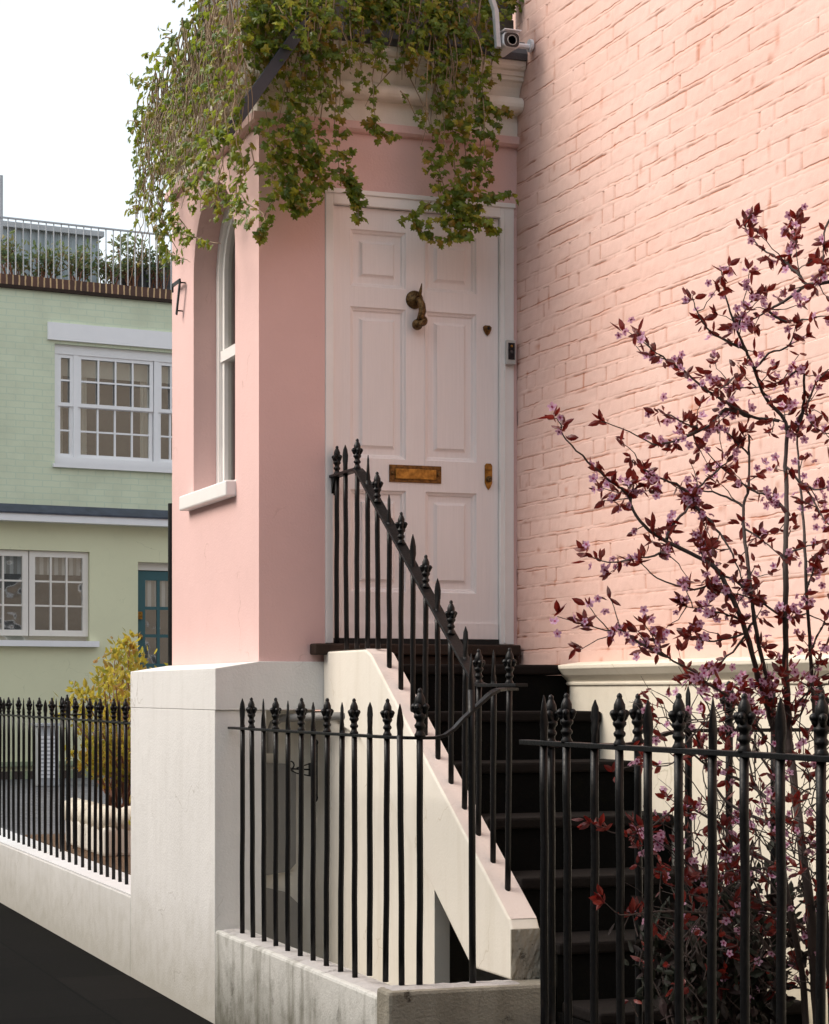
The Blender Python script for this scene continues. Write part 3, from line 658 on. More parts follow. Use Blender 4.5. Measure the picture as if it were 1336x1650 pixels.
tag(o, 'low wall round the plum tree bed right of the steps', 'wall')

# ================================================================== RAILINGS
fin = MB().lathe([(.0155, 0), (.0165, .005), (.0115, .014), (.0105, .022), (.0150, .027), (.0160, .033), (.0110, .040), (.0120, .048), (.0175, .055), (.0175, .062), (.0120, .070),
                  (.0135, .082), (.0155, .094), (.0145, .108), (.0085, .122), (.0065, .125), (.0075, .130), (.0055, .136), (.001, .139)], (0, 0, 0), 12)
for k in range(4):
    a = R(90*k+20); c, s = math.cos(a), math.sin(a)
    fin.tube([(c*.008, s*.008, .062), (c*.015, s*.015, .074), (c*.020, s*.020, .090), (c*.0205, s*.0205, .086)], [.006, .0075, .0085, .008], 7)
    fin.ball((c*.0165, s*.0165, .085), .0105, 8, 6)
fo = fin.build('finial_pattern', M['iron'], smooth=True); FIN = fo.data; bpy.data.objects.remove(fo)
sp = MB(); prof = [(.0105, .0105, 0, 0), (.0105, .0100, .03, 0), (.0135, .0075, .052, 20), (.0132, .0058, .082, 40), (.0095, .0045, .108, 55), (.0015, .0015, .130, 60)]
for i, (a, b, z, tw) in enumerate(prof):
    c, s = math.cos(R(tw)), math.sin(R(tw))
    for k in range(8):
        t_ = 2*math.pi*k/8; x, y = a*math.cos(t_), b*math.sin(t_); sp.v.append((c*x-s*y, s*x+c*y, z))
sp.f += [(i*8+k, i*8+(k+1) % 8, (i+1)*8+(k+1) % 8, (i+1)*8+k) for i in range(5) for k in range(8)]
so = sp.build('spike_pattern', M['iron'], smooth=True); SPK = so.data; bpy.data.objects.remove(so)
BARC = {}
def barmesh(h, r=.0108):
    k = (round(h, 2), r)
    if k not in BARC:
        rr = random.Random(int(h*1000)); z0 = -.01
        m = MB().tube([(rr.uniform(-.0012, .0012), rr.uniform(-.0012, .0012), z0+(k[0]+.01-z0)*i/6) for i in range(7)], r, 10)
        o = m.build('bar_pattern', M['iron'], smooth=True); BARC[k] = o.data; bpy.data.objects.remove(o)
    return BARC[k]
rnd = random.Random(11)
def add_bar(T, x, y, zb_, zr, kind, r=.0108, fs=1.0):
    o = T.location; b = inst('bar', barmesh(zr-zb_, r), T, (x-o.x, y-o.y, zb_-o.z))
    b.rotation_euler = (rnd.uniform(-.005, .005), rnd.uniform(-.006, .006), 0)
    if kind == 'f': inst('finial', FIN, b, (0, 0, zr-zb_+.004), rnd.uniform(0, 1.5), (fs, fs, fs*.97))
    else: inst('spike', SPK, b, (0, 0, zr-zb_-.002), rnd.uniform(0, 3.1), (fs, fs, fs*rnd.uniform(.94, 1.05)))
def flat_rail(T, pts, w=.016, h=.0055, name='rail'):
    mb = MB(); pts = [Vector(p) for p in pts]
    for i, p in enumerate(pts):
        d = pts[min(i+1, len(pts)-1)]-pts[max(i-1, 0)]; d.normalize()
        s = Vector((d.y, -d.x, 0)); s = s.normalized() if s.length > .05 else Vector((1, 0, 0)); u = s.cross(d).normalized()
        for a, b in ((-1, -1), (1, -1), (1, 1), (-1, 1)): mb.v.append(tuple(p+s*w*a+u*h*b))
    n = len(pts)
    mb.f += [(i*4+k, i*4+(k+1) % 4, (i+1)*4+(k+1) % 4, (i+1)*4+k) for i in range(n-1) for k in range(4)]+[(3, 2, 1, 0), ((n-1)*4, (n-1)*4+1, (n-1)*4+2, (n-1)*4+3)]
    return mb.build(name, M['iron'], T, bevel=.0015)
# left street railings
T1 = thing('street_railings', (-.10, 1.7, .43), 'black spiked railings on the low white wall left of the pier', 'railings')
zr = 1.325; k = 0; y = 1.78
while y < 12.5:
    add_bar(T1, -.10, y, .43, zr, 's' if k % 2 == 0 else 'f', .0105); y += .168 if y < 3.2 else .205; k += 1
flat_rail(T1, [(-.10, 1.66, zr+.0), (-.10, 3.0, zr+.004), (-.10, 12.6, zr+.01)])
# return of the left railings into the garden
T1b = thing('garden_railings', (-.0, 4.3, .43), 'short return of black railings running into the garden before the orange bush', 'railings')
zr2 = 1.345
for k in range(3): add_bar(T1b, .02+k*.07, 4.80+k*.13, .425, zr2, 'f' if k % 2 else 's', .0105)
flat_rail(T1b, [(-.03, 4.71, zr2), (.34, 5.4, zr2)])
# area railings
T2 = thing('area_railings', (-.135, -1.1, .43), 'black railings before the basement area between white pier and steps', 'railings')
bars = [390.4, 407.5, 425.5, 444.4, 463.5, 483.7, 504.5, 525.8, 548.8, 571.8, 595.8, 621.6, 647.6]
zr = 1.338
for k, p in enumerate(bars):
    q = ypl(p, 1300, -.137); add_bar(T2, -.137, q.y, .433 if k < 10 else .468, zr, 's' if k % 2 == 0 else 'f')
add_bar(T2, -.077, -2.29, .468, zr, 'f', .0115, 1.28)
add_bar(T2, .122, -2.295, .468, 1.497, 's', .0125, 1.1)
e1 = ypl(371.5, 1175, -.137)
cur = [(-.137, -.02, zr), (-.137, -1.2, zr), (-.135, -2.15, zr), (-.105, -2.275, zr), (-.077, -2.29, zr), (-.02, -2.293, zr), (.015, -2.295, zr+.008), (.05, -2.295, zr+.030), (.085, -2.295, zr+.066), (.14, -2.293, zr+.112), (.19, -2.285, zr+.152), (.225, -2.27, zr+.168), (.27, -2.22, zr+.172), (.34, -2.17, zr+.173)]
flat_rail(T2, cur)
# stair railings
T3 = thing('stair_railings', (.357, -1.1, 0), 'black railings climbing the cream string wall beside the steps to the door', 'railings')
sp_ = [541.8, 559.3, 574.1, 594.5, 613.2, 631, 650.6, 670, 690, 711.5, 734.5, 756, 777.5, 802, 818]
kn_ = 'fsfsfsfsfsfsfsf'
kinds = ['f', 's', 'f', 's', 'f', 's', 'f', 's', 'f', 's', 'f', 's', 'f', 's', 'f']
yk = -.365; zk = 2.492; ye = -1.775; ze = 1.525
def railz(y): return zk if y > yk else (zk+(ze-zk)*(yk-y)/(yk-ye) if y > ye else ze)
def topz(y):
    if y > -.6: return 1.684
    return pt.z-.018+(pe.z+.02-(pt.z-.018))*((pt.y-.03)-y)/((pt.y-.03)-(y_end+.02))+.004
for k in range(15):
    y = -.045-.1440*k
    add_bar(T3, .357, y, topz(y)-.005, railz(y), kinds[k], .0110, 1.0)
flat_rail(T3, [(.357, -.001, zk), (.357, yk+.02, zk), (.357, yk-.02, zk-.018), (.357, ye+.06, ze+.042), (.357, ye+.01, ze+.008), (.357, ye-.04, ze), (.357, -2.19, ze)], .024, .006)
MB().prism([(-.002, zk-.005), (-.05, zk-.005), (-.002, zk-.085)], 0, .345, .369).build('bracket', M['iron'], T3)
# right street railings
T4 = thing('bed_railings', (-.14, -4.5, .43), 'black railings along the pavement before the plum tree at lower right', 'railings')
zr = 1.352
q0 = -3.647; k = 0
for k in range(22):
    y = q0-.168*k; add_bar(T4, -.2+.0, y, .43, zr, 's' if k % 2 == 0 else 'f', .0115, 1.05)
flat_rail(T4, [(-.2, -3.50, zr), (-.2, -7.3, zr)], .017, .007)
# return railings of the bed
T5 = thing('bed_return_railings', (.5, -3.58, .45), 'black railings behind the plum tree running from the gate opening to the plinth', 'railings')
for x, kd in ((-.156, 'f'), (.129, 'f'), (.294, 's'), (.431, 'f'), (.585, 's'), (.743, 'f'), (.90, 's'), (1.06, 'f')): add_bar(T5, x, -3.60, .45, 1.343 if x < .1 else (1.346 if x < .2 else 1.384), kd, .0112, 1.08)
flat_rail(T5, [(-.17, -3.60, 1.343), (.08, -3.60, 1.343), (.15, -3.6, 1.352), (.22, -3.6, 1.376), (.27, -3.6, 1.384), (1.215, -3.6, 1.384)])

# ================================================================== IVY
ivr = random.Random(21)
LF = [(0, 0), (.42, -.12), (.62, .22), (.38, .38), (.52, .74), (.22, .66), (0, 1.05), (-.22, .66), (-.52, .74), (-.38, .38), (-.62, .22), (-.42, -.12)]
IV = {'v': [], 'f': []}
def leaf_at(store, p, size, nrm, tipdir, shape=LF, fold=.18):
    n = nrm.normalized(); t_ = tipdir-n*tipdir.dot(n)
    t_ = t_.normalized() if t_.length > 1e-4 else Vector((0, 0, -1)); s = n.cross(t_)
    k = len(store['v'])
    store['v'].append(tuple(p+t_*size*.38+n*size*fold))
    for a, b in shape: store['v'].append(tuple(p+s*a*size+t_*b*size+n*size*(-fold*abs(a))))
    m = len(shape); store['f'] += [(k, k+1+i, k+1+(i+1) % m) for i in range(m)]
stems = MB()
def strand(p, q, n, spread, out, dens_sz=(.014, .042), stem=True, droop=.02):
    # p, q: Vectors; out: outward direction
    side = (q-p).cross(out); side = side.normalized() if side.length > 1e-5 else Vector((1, 0, 0))
    ph = ivr.uniform(0, 6); am = ivr.uniform(.006, .02); L = (q-p).length; pts = []
    m = max(4, int(L/.06)); n = int(n*(.62 if out.x < -.5 else .92))+1
    for i in range(m+1):
        t_ = i/m; pts.append(p.lerp(q, t_)+side*am*math.sin(ph+t_*L*11)+out*(.03*math.sin(ph*2+t_*5)+.012*ivr.uniform(-1, 1)))
    if stem: stems.tube(pts, [.0035*(1-.6*i/m) for i in range(m+1)], 4, False)
    for i in range(n):
        t_ = ivr.random(); c = p.lerp(q, t_)+side*(am*math.sin(ph+t_*L*11)+ivr.gauss(0, spread))+out*(abs(ivr.gauss(0, spread*.8))+.01)
        nr = out*1.0+Vector((ivr.gauss(0, .55), ivr.gauss(0, .55), ivr.gauss(.35, .5))); td = Vector((ivr.gauss(0, .5), ivr.gauss(0, .5), -1))
        leaf_at(IV, c, ivr.uniform(*dens_sz), nr, td)
FO = Vector((0, -1, 0)); LO = Vector((-1, 0, 0))
def fr(x0, y0, x1, y1, n, sp=.03, d=.20, **kw): strand(xpl(x0, y0, -d), xpl(x1, y1, -d), n, sp, FO, **kw)
def lf(x0, y0, x1, y1, n, sp=.03, d=.22, **kw): strand(ypl(x0, y0, -d), ypl(x1, y1, -d), n, sp, LO, **kw)
# front: curtain over the parapet
for i in range(64):
    x = ivr.uniform(395, 795); L = ivr.uniform(30, 95) if ivr.random() < .7 else ivr.uniform(90, 150)
    if 575 < x < 680: L *= .7
    fr(x, -40, x+ivr.uniform(-12, 12), L, 30, .030, ivr.uniform(.12, .22))
for x0, y0, x1, y1, n, sp in [(425, 20, 440, 330, 130, .045), (455, 60, 470, 345, 150, .045), (485, 60, 495, 325, 140, .04), (512, 40, 515, 300, 110, .035), (540, 20, 543, 300, 80, .028),
        (440, 230, 480, 345, 150, .045), (470, 200, 520, 310, 110, .04), (552, 240, 572, 318, 40, .02), (545, 280, 582, 335, 45, .018), (568, 315, 578, 362, 22, .012), (436, 330, 418, 388, 26, .014), (436, 366, 412, 386, 14, .010),
        (610, 60, 600, 215, 26, .014), (600, 205, 640, 222, 22, .012), (588, 190, 625, 225, 20, .012), (660, 60, 592, 175, 16, .010), (640, 150, 690, 215, 10, .010), (645, 60, 690, 215, 12, .01),
        (700, 10, 712, 360, 120, .032), (725, 20, 733, 385, 170, .038), (748, 40, 752, 385, 170, .036), (770, 60, 765, 360, 80, .026), (782, 90, 772, 300, 36, .022), (690, 240, 730, 380, 70, .028),
        (735, 300, 770, 372, 80, .03), (720, 345, 662, 362, 30, .014), (690, 325, 640, 355, 20, .010), (665, 355, 700, 388, 30, .013), (705, 395, 760, 380, 28, .012), (770, 320, 832, 318, 34, .012), (775, 350, 800, 375, 26, .013),
        (770, 175, 822, 184, 26, .012), (765, 190, 805, 205, 20, .012), (775, 150, 792, 180, 14, .01), (770, 262, 800, 290, 10, .01), (775, 210, 800, 238, 12, .01), (775, 60, 800, 85, 18, .012)]:
    fr(x0, y0, x1, y1, n, sp, ivr.uniform(.15, .21))
fr(808, -30, 822, 12, 40, .03, .02); fr(815, -20, 826, 22, 22, .02, .02)
for x0, y0, x1, y1, n in [(470, -20, 478, 60, 30), (495, -20, 498, 80, 34), (520, -20, 515, 60, 26), (450, -10, 462, 50, 20), (350, 205, 372, 250, 16), (372, 225, 395, 262, 16)]: fr(x0, y0, x1, y1, n, .03, .36)
# street side of the bay and the far corner
for x0, y0, x1, y1, n, sp in [(400, -10, 392, 200, 60, .03), (385, -20, 380, 240, 80, .04), (365, -20, 360, 310, 120, .05), (345, -20, 340, 320, 130, .05), (325, -10, 322, 300, 140, .055), (305, 30, 302, 300, 140, .055),
        (288, 62, 285, 310, 130, .055), (272, 78, 268, 340, 130, .05), (256, 95, 255, 350, 120, .045), (242, 115, 240, 350, 100, .04), (230, 150, 228, 340, 60, .028), (285, 290, 290, 385, 60, .035), (268, 320, 276, 425, 60, .03),
        (256, 330, 272, 412, 45, .025), (290, 350, 305, 400, 40, .022), (300, 378, 350, 392, 34, .012), (278, 400, 302, 426, 18, .012), (345, 290, 362, 338, 60, .04), (368, 290, 395, 350, 70, .035), (398, 240, 402, 330, 70, .035),
        (392, 320, 420, 360, 40, .025), (240, 330, 205, 345, 22, .016), (232, 270, 215, 325, 20, .016), (225, 190, 208, 205, 10, .01), (236, 140, 214, 118, 12, .012), (258, 92, 236, 84, 12, .012), (285, 62, 262, 48, 14, .016), (245, 240, 222, 250, 12, .012),
        (318, 30, 340, -10, 30, .04), (330, -20, 380, -20, 60, .05), (350, 200, 345, 300, 60, .04), (310, 250, 318, 340, 60, .035)]:
    lf(x0, y0, x1, y1, int(n*1.15), sp, ivr.uniform(.16, .26), dens_sz=(.014, .040))
# bare hanging stems
for i in range(190):
    x = ivr.uniform(228, 385); t0 = max(0, 150-(x-228)*1.45)+ivr.uniform(-5, 70)
    lf(x, t0, x+ivr.uniform(-10, 10), t0+ivr.uniform(90, 260), 2, .03, ivr.uniform(.14, .27))
for i in range(90):
    x = ivr.choice([ivr.uniform(410, 560), ivr.uniform(690, 790), ivr.uniform(560, 700)]); t0 = ivr.uniform(-30, 60)
    fr(x, t0, x+ivr.uniform(-25, 25), t0+ivr.uniform(60, 200 if not 560 < x < 690 else 90), 3, .02, ivr.uniform(.14, .22))
IVY = thing('ivy', (-.1, .2, 4.6), 'ivy hanging in ragged curtains from the roof over the cornice and white door', 'ivy')
m_ = MB(); m_.v = IV['v']; m_.f = IV['f']; m_.build('leaves', M['ivy'], IVY, fixn=False)
stems.build('stems', M['ivystem'], IVY, fixn=False, smooth=True)

# ================================================================== PLUM TREE
pr_ = random.Random(5)
def pd(px, py): return 5.80+.16*math.sin(px*.011+1.0)+.12*math.sin(py*.013+px*.004)
def pp3(px, py): return dpt(px, py, pd(px, py))
trunks = [([(1322, 1720), (1314, 1598), (1307, 1477), (1293.5, 1374), (1283, 1287), (1273, 1218), (1249, 1177), (1235, 1132), (1221, 1090), (1202, 1018), (1173.5, 951), (1150, 912), (1074, 872), (1038, 847), (1017, 815), (1017, 801), (1027, 783)], .021, .004),
          ([(1300, 1700), (1296, 1600), (1280, 1500), (1262, 1400), (1252, 1300), (1248, 1200), (1240, 1110), (1232, 1080), (1216, 1000), (1211, 958), (1204, 901), (1198, 851), (1198, 815), (1206, 787), (1207, 733), (1207, 701)], .014, .004),
          ([(1273, 1218), (1270, 1150), (1266, 1080), (1266, 1000), (1266, 894), (1268, 822), (1266, 751), (1266, 681), (1234, 642), (1216, 596), (1202, 564), (1188, 532), (1173.5, 492), (1166, 460), (1161, 428)], .015, .0022),
          ([(1340, 1650), (1333, 1500), (1325, 1380), (1318, 1250), (1312, 1150), (1306, 1050), (1300, 950), (1296, 860), (1290, 780), (1284, 700)], .013, .004)]
brs = [[(1150, 912), (1140, 890), (1129, 865)], [(1255, 678), (1209, 670), (1170, 649), (1138, 628), (1109, 603), (1074, 578), (1052, 564), (1027, 535)], [(1202, 564), (1173, 549), (1145, 535), (1124, 503), (1116, 478)],
       [(1266, 692), (1284, 681), (1295, 656), (1295, 603), (1280, 599), (1266, 613), (1238, 621), (1198, 626), (1156, 624)], [(1336, 453), (1302, 457), (1277, 432), (1252, 414), (1230, 403), (1209, 378), (1202, 364)],
       [(1266, 432), (1270, 425), (1280, 385), (1286, 355)], [(1302, 457), (1252, 492), (1238, 499), (1216, 514), (1181, 528)], [(1238, 502), (1266, 517), (1302, 514), (1340, 507)], [(1350, 340), (1333, 360), (1327, 393), (1327, 430)],
       [(1209, 672), (1170, 660), (1145, 685), (1109, 703), (1081, 713), (1052, 715), (1013, 695), (967, 678)], [(1109, 703), (1125, 690), (1109, 685), (1081, 670), (1060, 660)], [(1017, 805), (1005, 790), (985, 776), (949, 744), (913, 708), (903, 687)],
       [(1074, 868), (1085, 845), (1109, 819), (1124, 787), (1156, 758), (1181, 733), (1202, 698)], [(1124, 800), (1088, 780), (1059, 769), (1038, 755), (1020, 740)], [(1115, 812), (1138, 833), (1159, 858), (1181, 894), (1195, 930), (1210, 960)],
       [(1081, 876), (1070, 888), (1045, 897), (981, 906), (945, 894)], [(1202, 1000), (1173, 990), (1138, 983), (1100, 975)], [(1202, 1018), (1198, 1022), (1152, 1033), (1124, 1029), (1109, 1022)],
       [(1235, 1190), (1191, 1136), (1145, 1104), (1116, 1080), (1074, 1058), (1052, 1029), (1038, 1001)], [(1074, 1058), (1055, 1048), (1031, 1036), (1002, 1015), (974, 1015), (940, 1005)], [(1210, 958), (1170, 930), (1120, 950), (1060, 930), (1030, 905)],
       [(1198, 851), (1230, 870), (1262, 900)], [(1198, 815), (1170, 800), (1130, 790), (1110, 800)], [(1266, 894), (1300, 880), (1340, 870)], [(1268, 822), (1240, 800), (1215, 790), (1170, 760), (1130, 720)],
       [(1266, 751), (1300, 790), (1330, 840), (1345, 850)], [(1290, 780), (1320, 790), (1345, 780)], [(1206, 733), (1175, 700), (1150, 690)], [(1266, 1000), (1240, 980), (1200, 960), (1150, 955)], [(1266, 1000), (1300, 990), (1340, 1010)],
       [(1216, 1000), (1180, 1050), (1150, 1075), (1120, 1090)], [(1270, 1150), (1310, 1110), (1345, 1100)], [(1300, 950), (1320, 900), (1345, 890)], [(1306, 1050), (1330, 1000), (1345, 960)], [(1284, 700), (1300, 650), (1320, 610), (1345, 590)],
       [(1295, 656), (1315, 690), (1345, 700)], [(1216, 596), (1240, 570), (1270, 560), (1280, 540)], [(1188, 532), (1200, 500), (1215, 480)], [(1252, 1300), (1200, 1260), (1150, 1240), (1110, 1215), (1075, 1235), (1040, 1230)], [(1262, 1400), (1210, 1370), (1160, 1330), (1100, 1300), (1050, 1330), (1000, 1345), (950, 1325)],
       [(1280, 1480), (1230, 1470), (1180, 1440), (1120, 1400), (1070, 1360), (1030, 1340)], [(1296, 1560), (1250, 1540), (1200, 1480), (1140, 1470), (1060, 1470), (1000, 1475), (970, 1450)], [(1252, 1260), (1215, 1200), (1190, 1160), (1170, 1190)], [(1283, 1287), (1310, 1270), (1345, 1290)],
       [(1262, 1380), (1230, 1300), (1210, 1240), (1205, 1180), (1200, 1110)], [(1248, 1330), (1180, 1300), (1150, 1260), (1120, 1180), (1090, 1160), (1055, 1155)], [(1293, 1374), (1320, 1360), (1345, 1380)], [(1262, 1420), (1235, 1400), (1200, 1400), (1160, 1420)],
       [(1280, 1500), (1240, 1420), (1190, 1380), (1165, 1330)], [(1307, 1477), (1325, 1440), (1345, 1430)], [(1314, 1598), (1270, 1590), (1220, 1600), (1170, 1570)], [(1230, 1470), (1215, 1420), (1175, 1390)], [(1248, 1200), (1285, 1160), (1300, 1120), (1320, 1070)]]
PT = thing('plum_tree', tuple(dpt(1318, 1800, 5.8)), 'purple leaved plum tree with pink blossom behind the right railings', 'tree')
def smooth_path(pts, sub=4):
    P = [Vector((a, b, 0)) for a, b in pts]; out = []
    for i in range(len(P)-1):
        p0, p1, p2, p3 = P[max(i-1, 0)], P[i], P[i+1], P[min(i+2, len(P)-1)]
        for k in range(sub):
            t_ = k/sub; out.append(.5*((2*p1)+(p2-p0)*t_+(2*p0-5*p1+4*p2-p3)*t_*t_+(3*p1-p0-3*p2+p3)*t_**3))
    out.append(P[-1]); return out
tm = MB(); bm_ = MB(); PL = {'v': [], 'f': []}; PE = {'v': [], 'f': []}; HE = []
for i, (pts, r0, r1) in enumerate(trunks):
    S = smooth_path(pts); W3 = [pp3(v.x+pr_.uniform(-1, 1), v.y) for v in S]
    tm.tube(W3, [.74*(r0+(r1-r0)*(k/(len(S)-1))**.8)*pr_.uniform(.93, 1.07) for k in range(len(S))], 8)
PLF = [(0, 0), (.13, .15), (.23, .42), (.17, .75), (0, 1.05), (-.17, .75), (-.23, .42), (-.13, .15)]
PTL = [(0, 0), (.30, .25), (.38, .62), (.22, .95), (0, 1.02), (-.22, .95), (-.38, .62), (-.30, .25)]
def rv(s=1): return Vector((pr_.gauss(0, s), pr_.gauss(0, s), pr_.gauss(0, s)))
def flower(p):
    n = (Vector((-.3, -1, 0))+rv(.7)).normalized(); u = n.orthogonal().normalized(); w = n.cross(u); sz = pr_.uniform(.009, .0135)
    a0 = pr_.uniform(0, 6)
    for k in range(5):
        a = a0+k*1.2566; d = u*math.cos(a)+w*math.sin(a); leaf_at(PE, p+d*sz*.12, sz, n+d*-.4, d+n*.3, PTL, .05)
    HE.append(len(PE['f'])); leaf_at(PE, p+n*.0025-u*.0028, .0056, n, u, [(.5, 0), (.7, .5), (.5, 1), (-.5, 1), (-.7, .5), (-.5, 0)], .02)
def tuft(p, d, nl, nf, s=1.):
    for _ in range(nl):
        td = d*.8+rv(.75)+Vector((0, 0, .25)); leaf_at(PL, p+rv(.006*s), pr_.uniform(.022, .042), rv(1)+Vector((0, -.6, .3)), td, PLF, .10)
    for _ in range(nf): flower(p+rv(.017*s))
def branch(S3, r0, r1, leafy=1., twig=True, start=.0):
    n = len(S3); bm_.tube(S3, [r0+(r1-r0)*k/(n-1) for k in range(n)], 6, False)
    L = sum((S3[i+1]-S3[i]).length for i in range(n-1)); acc = 0
    for i in range(1, n):
        acc += (S3[i]-S3[i-1]).length
        if acc/L < start: continue
        d = (S3[i]-S3[i-1]).normalized()
        if pr_.random() < .50*leafy: tuft(S3[i], d, pr_.randint(1, 4), pr_.choice([0, 0, 0, 0, 1, 2, 4]))
        if twig and pr_.random() < .20:
            dd = (d*.6+rv(.6)); dd.y *= .7; dd.normalize(); l = pr_.uniform(.04, .11); q = [S3[i]]
            for k in range(4): q.append(q[-1]+dd*l/4+rv(.004))
            bm_.tube(q, [.0018, .0016, .0014, .0012, .001], 5, False); tuft(q[-1], dd, pr_.randint(2, 6), pr_.choice([0, 0, 0, 1, 3]))
            if pr_.random() < .5: tuft(q[2], dd, 2, 1)
    tuft(S3[-1], (S3[-1]-S3[-2]).normalized(), 6, pr_.choice([0, 2, 3]), 1.2)
for b in brs:
    S = smooth_path(b); low = sum(p[1] for p in b)/len(b) > 1180
    S3 = [pp3(v.x+pr_.uniform(-1.5, 1.5), v.y+pr_.uniform(-1.5, 1.5)) for v in S]
    L = len(b); r0 = .0022+.0007*L
    branch(S3, min(r0, .0065)*.8, .0012, 1. if not low else .8)
# blossom and leaf spurs on the main stems
for pts, r0, r1 in trunks:
    S = smooth_path(pts)
    for v in S:
        if v.y < 1150 and pr_.random() < .42:
            p = pp3(v.x, v.y); d = rv(1).normalized(); d.y = -abs(d.y)*.5; q = p+d*pr_.uniform(.02, .05); bm_.tube([p, q], [.002, .0012], 5, False); tuft(q, d, pr_.randint(2, 5), pr_.choice([0, 0, 1, 3]))
# a thicket of bare twigs low down
for _ in range(210):
    x = 1345-pr_.random()**1.3*260; y = pr_.uniform(1150, 1600); p = pp3(x, y); dd = Vector((pr_.gauss(0, .5), pr_.gauss(0, .4), pr_.uniform(.2, 1))).normalized(); q = [p]
    for k in range(6): q.append(q[-1]+dd*.035+rv(.008))
    bm_.tube(q, [.0022-.00025*k for k in range(7)], 5, False)
    if pr_.random() < .8: tuft(q[pr_.randint(3, 6)], dd, pr_.randint(1, 4), pr_.choice([0, 0, 0, 1, 2]))
for _ in range(55):
    p = pp3(1336-pr_.random()**.9*330, pr_.uniform(1300, 1600)); p += rv(.02); tuft(p, rv(1).normalized(), pr_.randint(2, 5), pr_.choice([0]*9+[1])); q = p+Vector((pr_.uniform(-.02, .12), pr_.uniform(-.04, .04), -pr_.uniform(.03, .12))); bm_.tube([p, (p+q)/2+rv(.005), q], [.0012, .0016, .002], 5, False)
tm.build('trunk', M['bark'], PT, smooth=True); bm_.build('branches', M['bark'], PT, smooth=True, fixn=False)
m_ = MB(); m_.v = PL['v']; m_.f = PL['f']; m_.build('leaves', M['plumleaf'], PT, fixn=False)
m_ = MB(); m_.v = PE['v']; m_.f = PE['f']; bl_ = m_.build('blossom', M['petal'], PT, fixn=False)
bl_.data.materials.append(M['petalheart'])
for k in HE:
    for j in range(k, k+6): bl_.data.polygons[j].material_index = 1

# ================================================================== GARDEN BEHIND THE LEFT WALL
PLN = thing('stone_planter', (.5, 4.4, .42), 'pale stone edged planter behind the left railings', 'planter')
mb = MB().box((.20, 4.3, .42), (.30, 5.6, .62)).box((.301, 4.3, .42), (1.1, 4.42, .62)); mb.build('side', M['cream'], PLN, bevel=.03, seg=3)
mb = MB(); rr = random.Random(9)
y = 4.30
while y < 5.5: l = rr.uniform(.2, .4); mb.ball((.26, y+l/2, .665), .5, 12, 8, (.20, l*.98, .18)); y += l
x = .26
while x < 1.0: l = rr.uniform(.2, .35); mb.ball((x+l/2, 4.36, .665), .5, 12, 8, (l*.98, .2, .18)); x += l
mb.build('edging_stones', M['plinth'], PLN, smooth=True)
MB().box((.305, 4.425, .5), (1.1, 5.6, .60)).build('soil', M['soil2'], PLN)
def bush(name, label, c, rad, n, sz, mat, shape, stemmat, up=.5, nst=26, seed=1, cat='bush', group=None, zlow=.6):
    r = random.Random(seed); T = thing(name, (c[0], c[1], zlow), label, cat, group); st = {'v': [], 'f': []}; sm = MB(); tips = []
    for _ in range(nst):
        a = r.uniform(0, 6.28); k = r.random()**.6; e = Vector((c[0]+math.cos(a)*rad[0]*k, c[1]+math.sin(a)*rad[1]*k, c[2]+rad[2]*r.uniform(-.6, 1)*(1-.4*k*k)))
        b = Vector((c[0]+r.uniform(-.1, .1), c[1]+r.uniform(-.1, .1), zlow)); m = (b+e)/2+Vector((r.gauss(0, .05), r.gauss(0, .05), .08))
        pts = [b.lerp(m, t_/3) for t_ in range(3)]+[m.lerp(e, t_/4) for t_ in range(5)]; sm.tube(pts, [.008*(1-i/len(pts))+.002 for i in range(len(pts))], 5, False); tips += pts[3:]+[e, e]
    for _ in range(n):
        p = r.choice(tips)+Vector((r.gauss(0, .045), r.gauss(0, .045), r.gauss(0, .045))); d = Vector((r.gauss(0, .6), r.gauss(0, .6), r.gauss(up, .5)))
        leaf_at(st, p, r.uniform(*sz), Vector((r.gauss(0, 1), r.gauss(0, 1), r.gauss(.4, .6))), d, shape, .08)
    sm.build('stems', stemmat, T, smooth=True, fixn=False); m = MB(); m.v = st['v']; m.f = st['f']; m.build('leaves', mat, T, fixn=False); return T
M['twig'] = paint('red_brown_twig', (.22, .10, .06), .8)
bush('orange_bush', 'bushy shrub with yellow green and orange leaves behind the left railings', (.55, 5.2, 1.22), (.42, .9, .62), 4200, (.035, .07), M['bush'], PLF, M['twig'], .7, 60, 4, zlow=.6)
bush('small_bush', 'low yellow green shrub with bare red twigs at the white pier', (.50, 3.4, .95), (.26, .55, .62), 900, (.03, .06), M['bush'], PLF, M['twig'], .5, 60, 8, zlow=.43)

# ================================================================== GREEN HOUSE
gX, gY = (140-CX)/F*27., 27.; gd = (.881, .4726)
gx, gy = c2w(gX, gY); g2 = c2w(gX+gd[0], gY+gd[1]); gang = math.atan2(g2[1]-gy, g2[0]-gx)
G = thing('green_house', (gx, gy, 0), 'two storey green mews house with white windows and roof terrace', 'house', rz=gang)
def gp(px, py, dep=0.):   # local coords: x along the front, y depth behind the front
    nX, nY = -gd[1], gd[0]              # behind direction in camera space
    aX, aY = gX+nX*dep, gY+nY*dep; k = (px-CX)/F
    s = (k*aY-aX)/(gd[0]-k*gd[1]); Y = aY+gd[1]*s
    return s, EYE-(py-HZ)*Y/F
def gb(mb, px0, py0, px1, py1, d0, d1, ref=None):
    # box with its corners measured on the photo at the left edge
    s0, z0 = gp(px0, py0); s1, _ = gp(px1, py0); _, z1 = gp(px0, py1)
    return mb.box((s0, d0, z0), (s1, d1, z1))
def loc(mb, name, mat, par, **kw): return mb.build(name, mat, par, local=True, **kw)
sL = -9.; sR = 7.
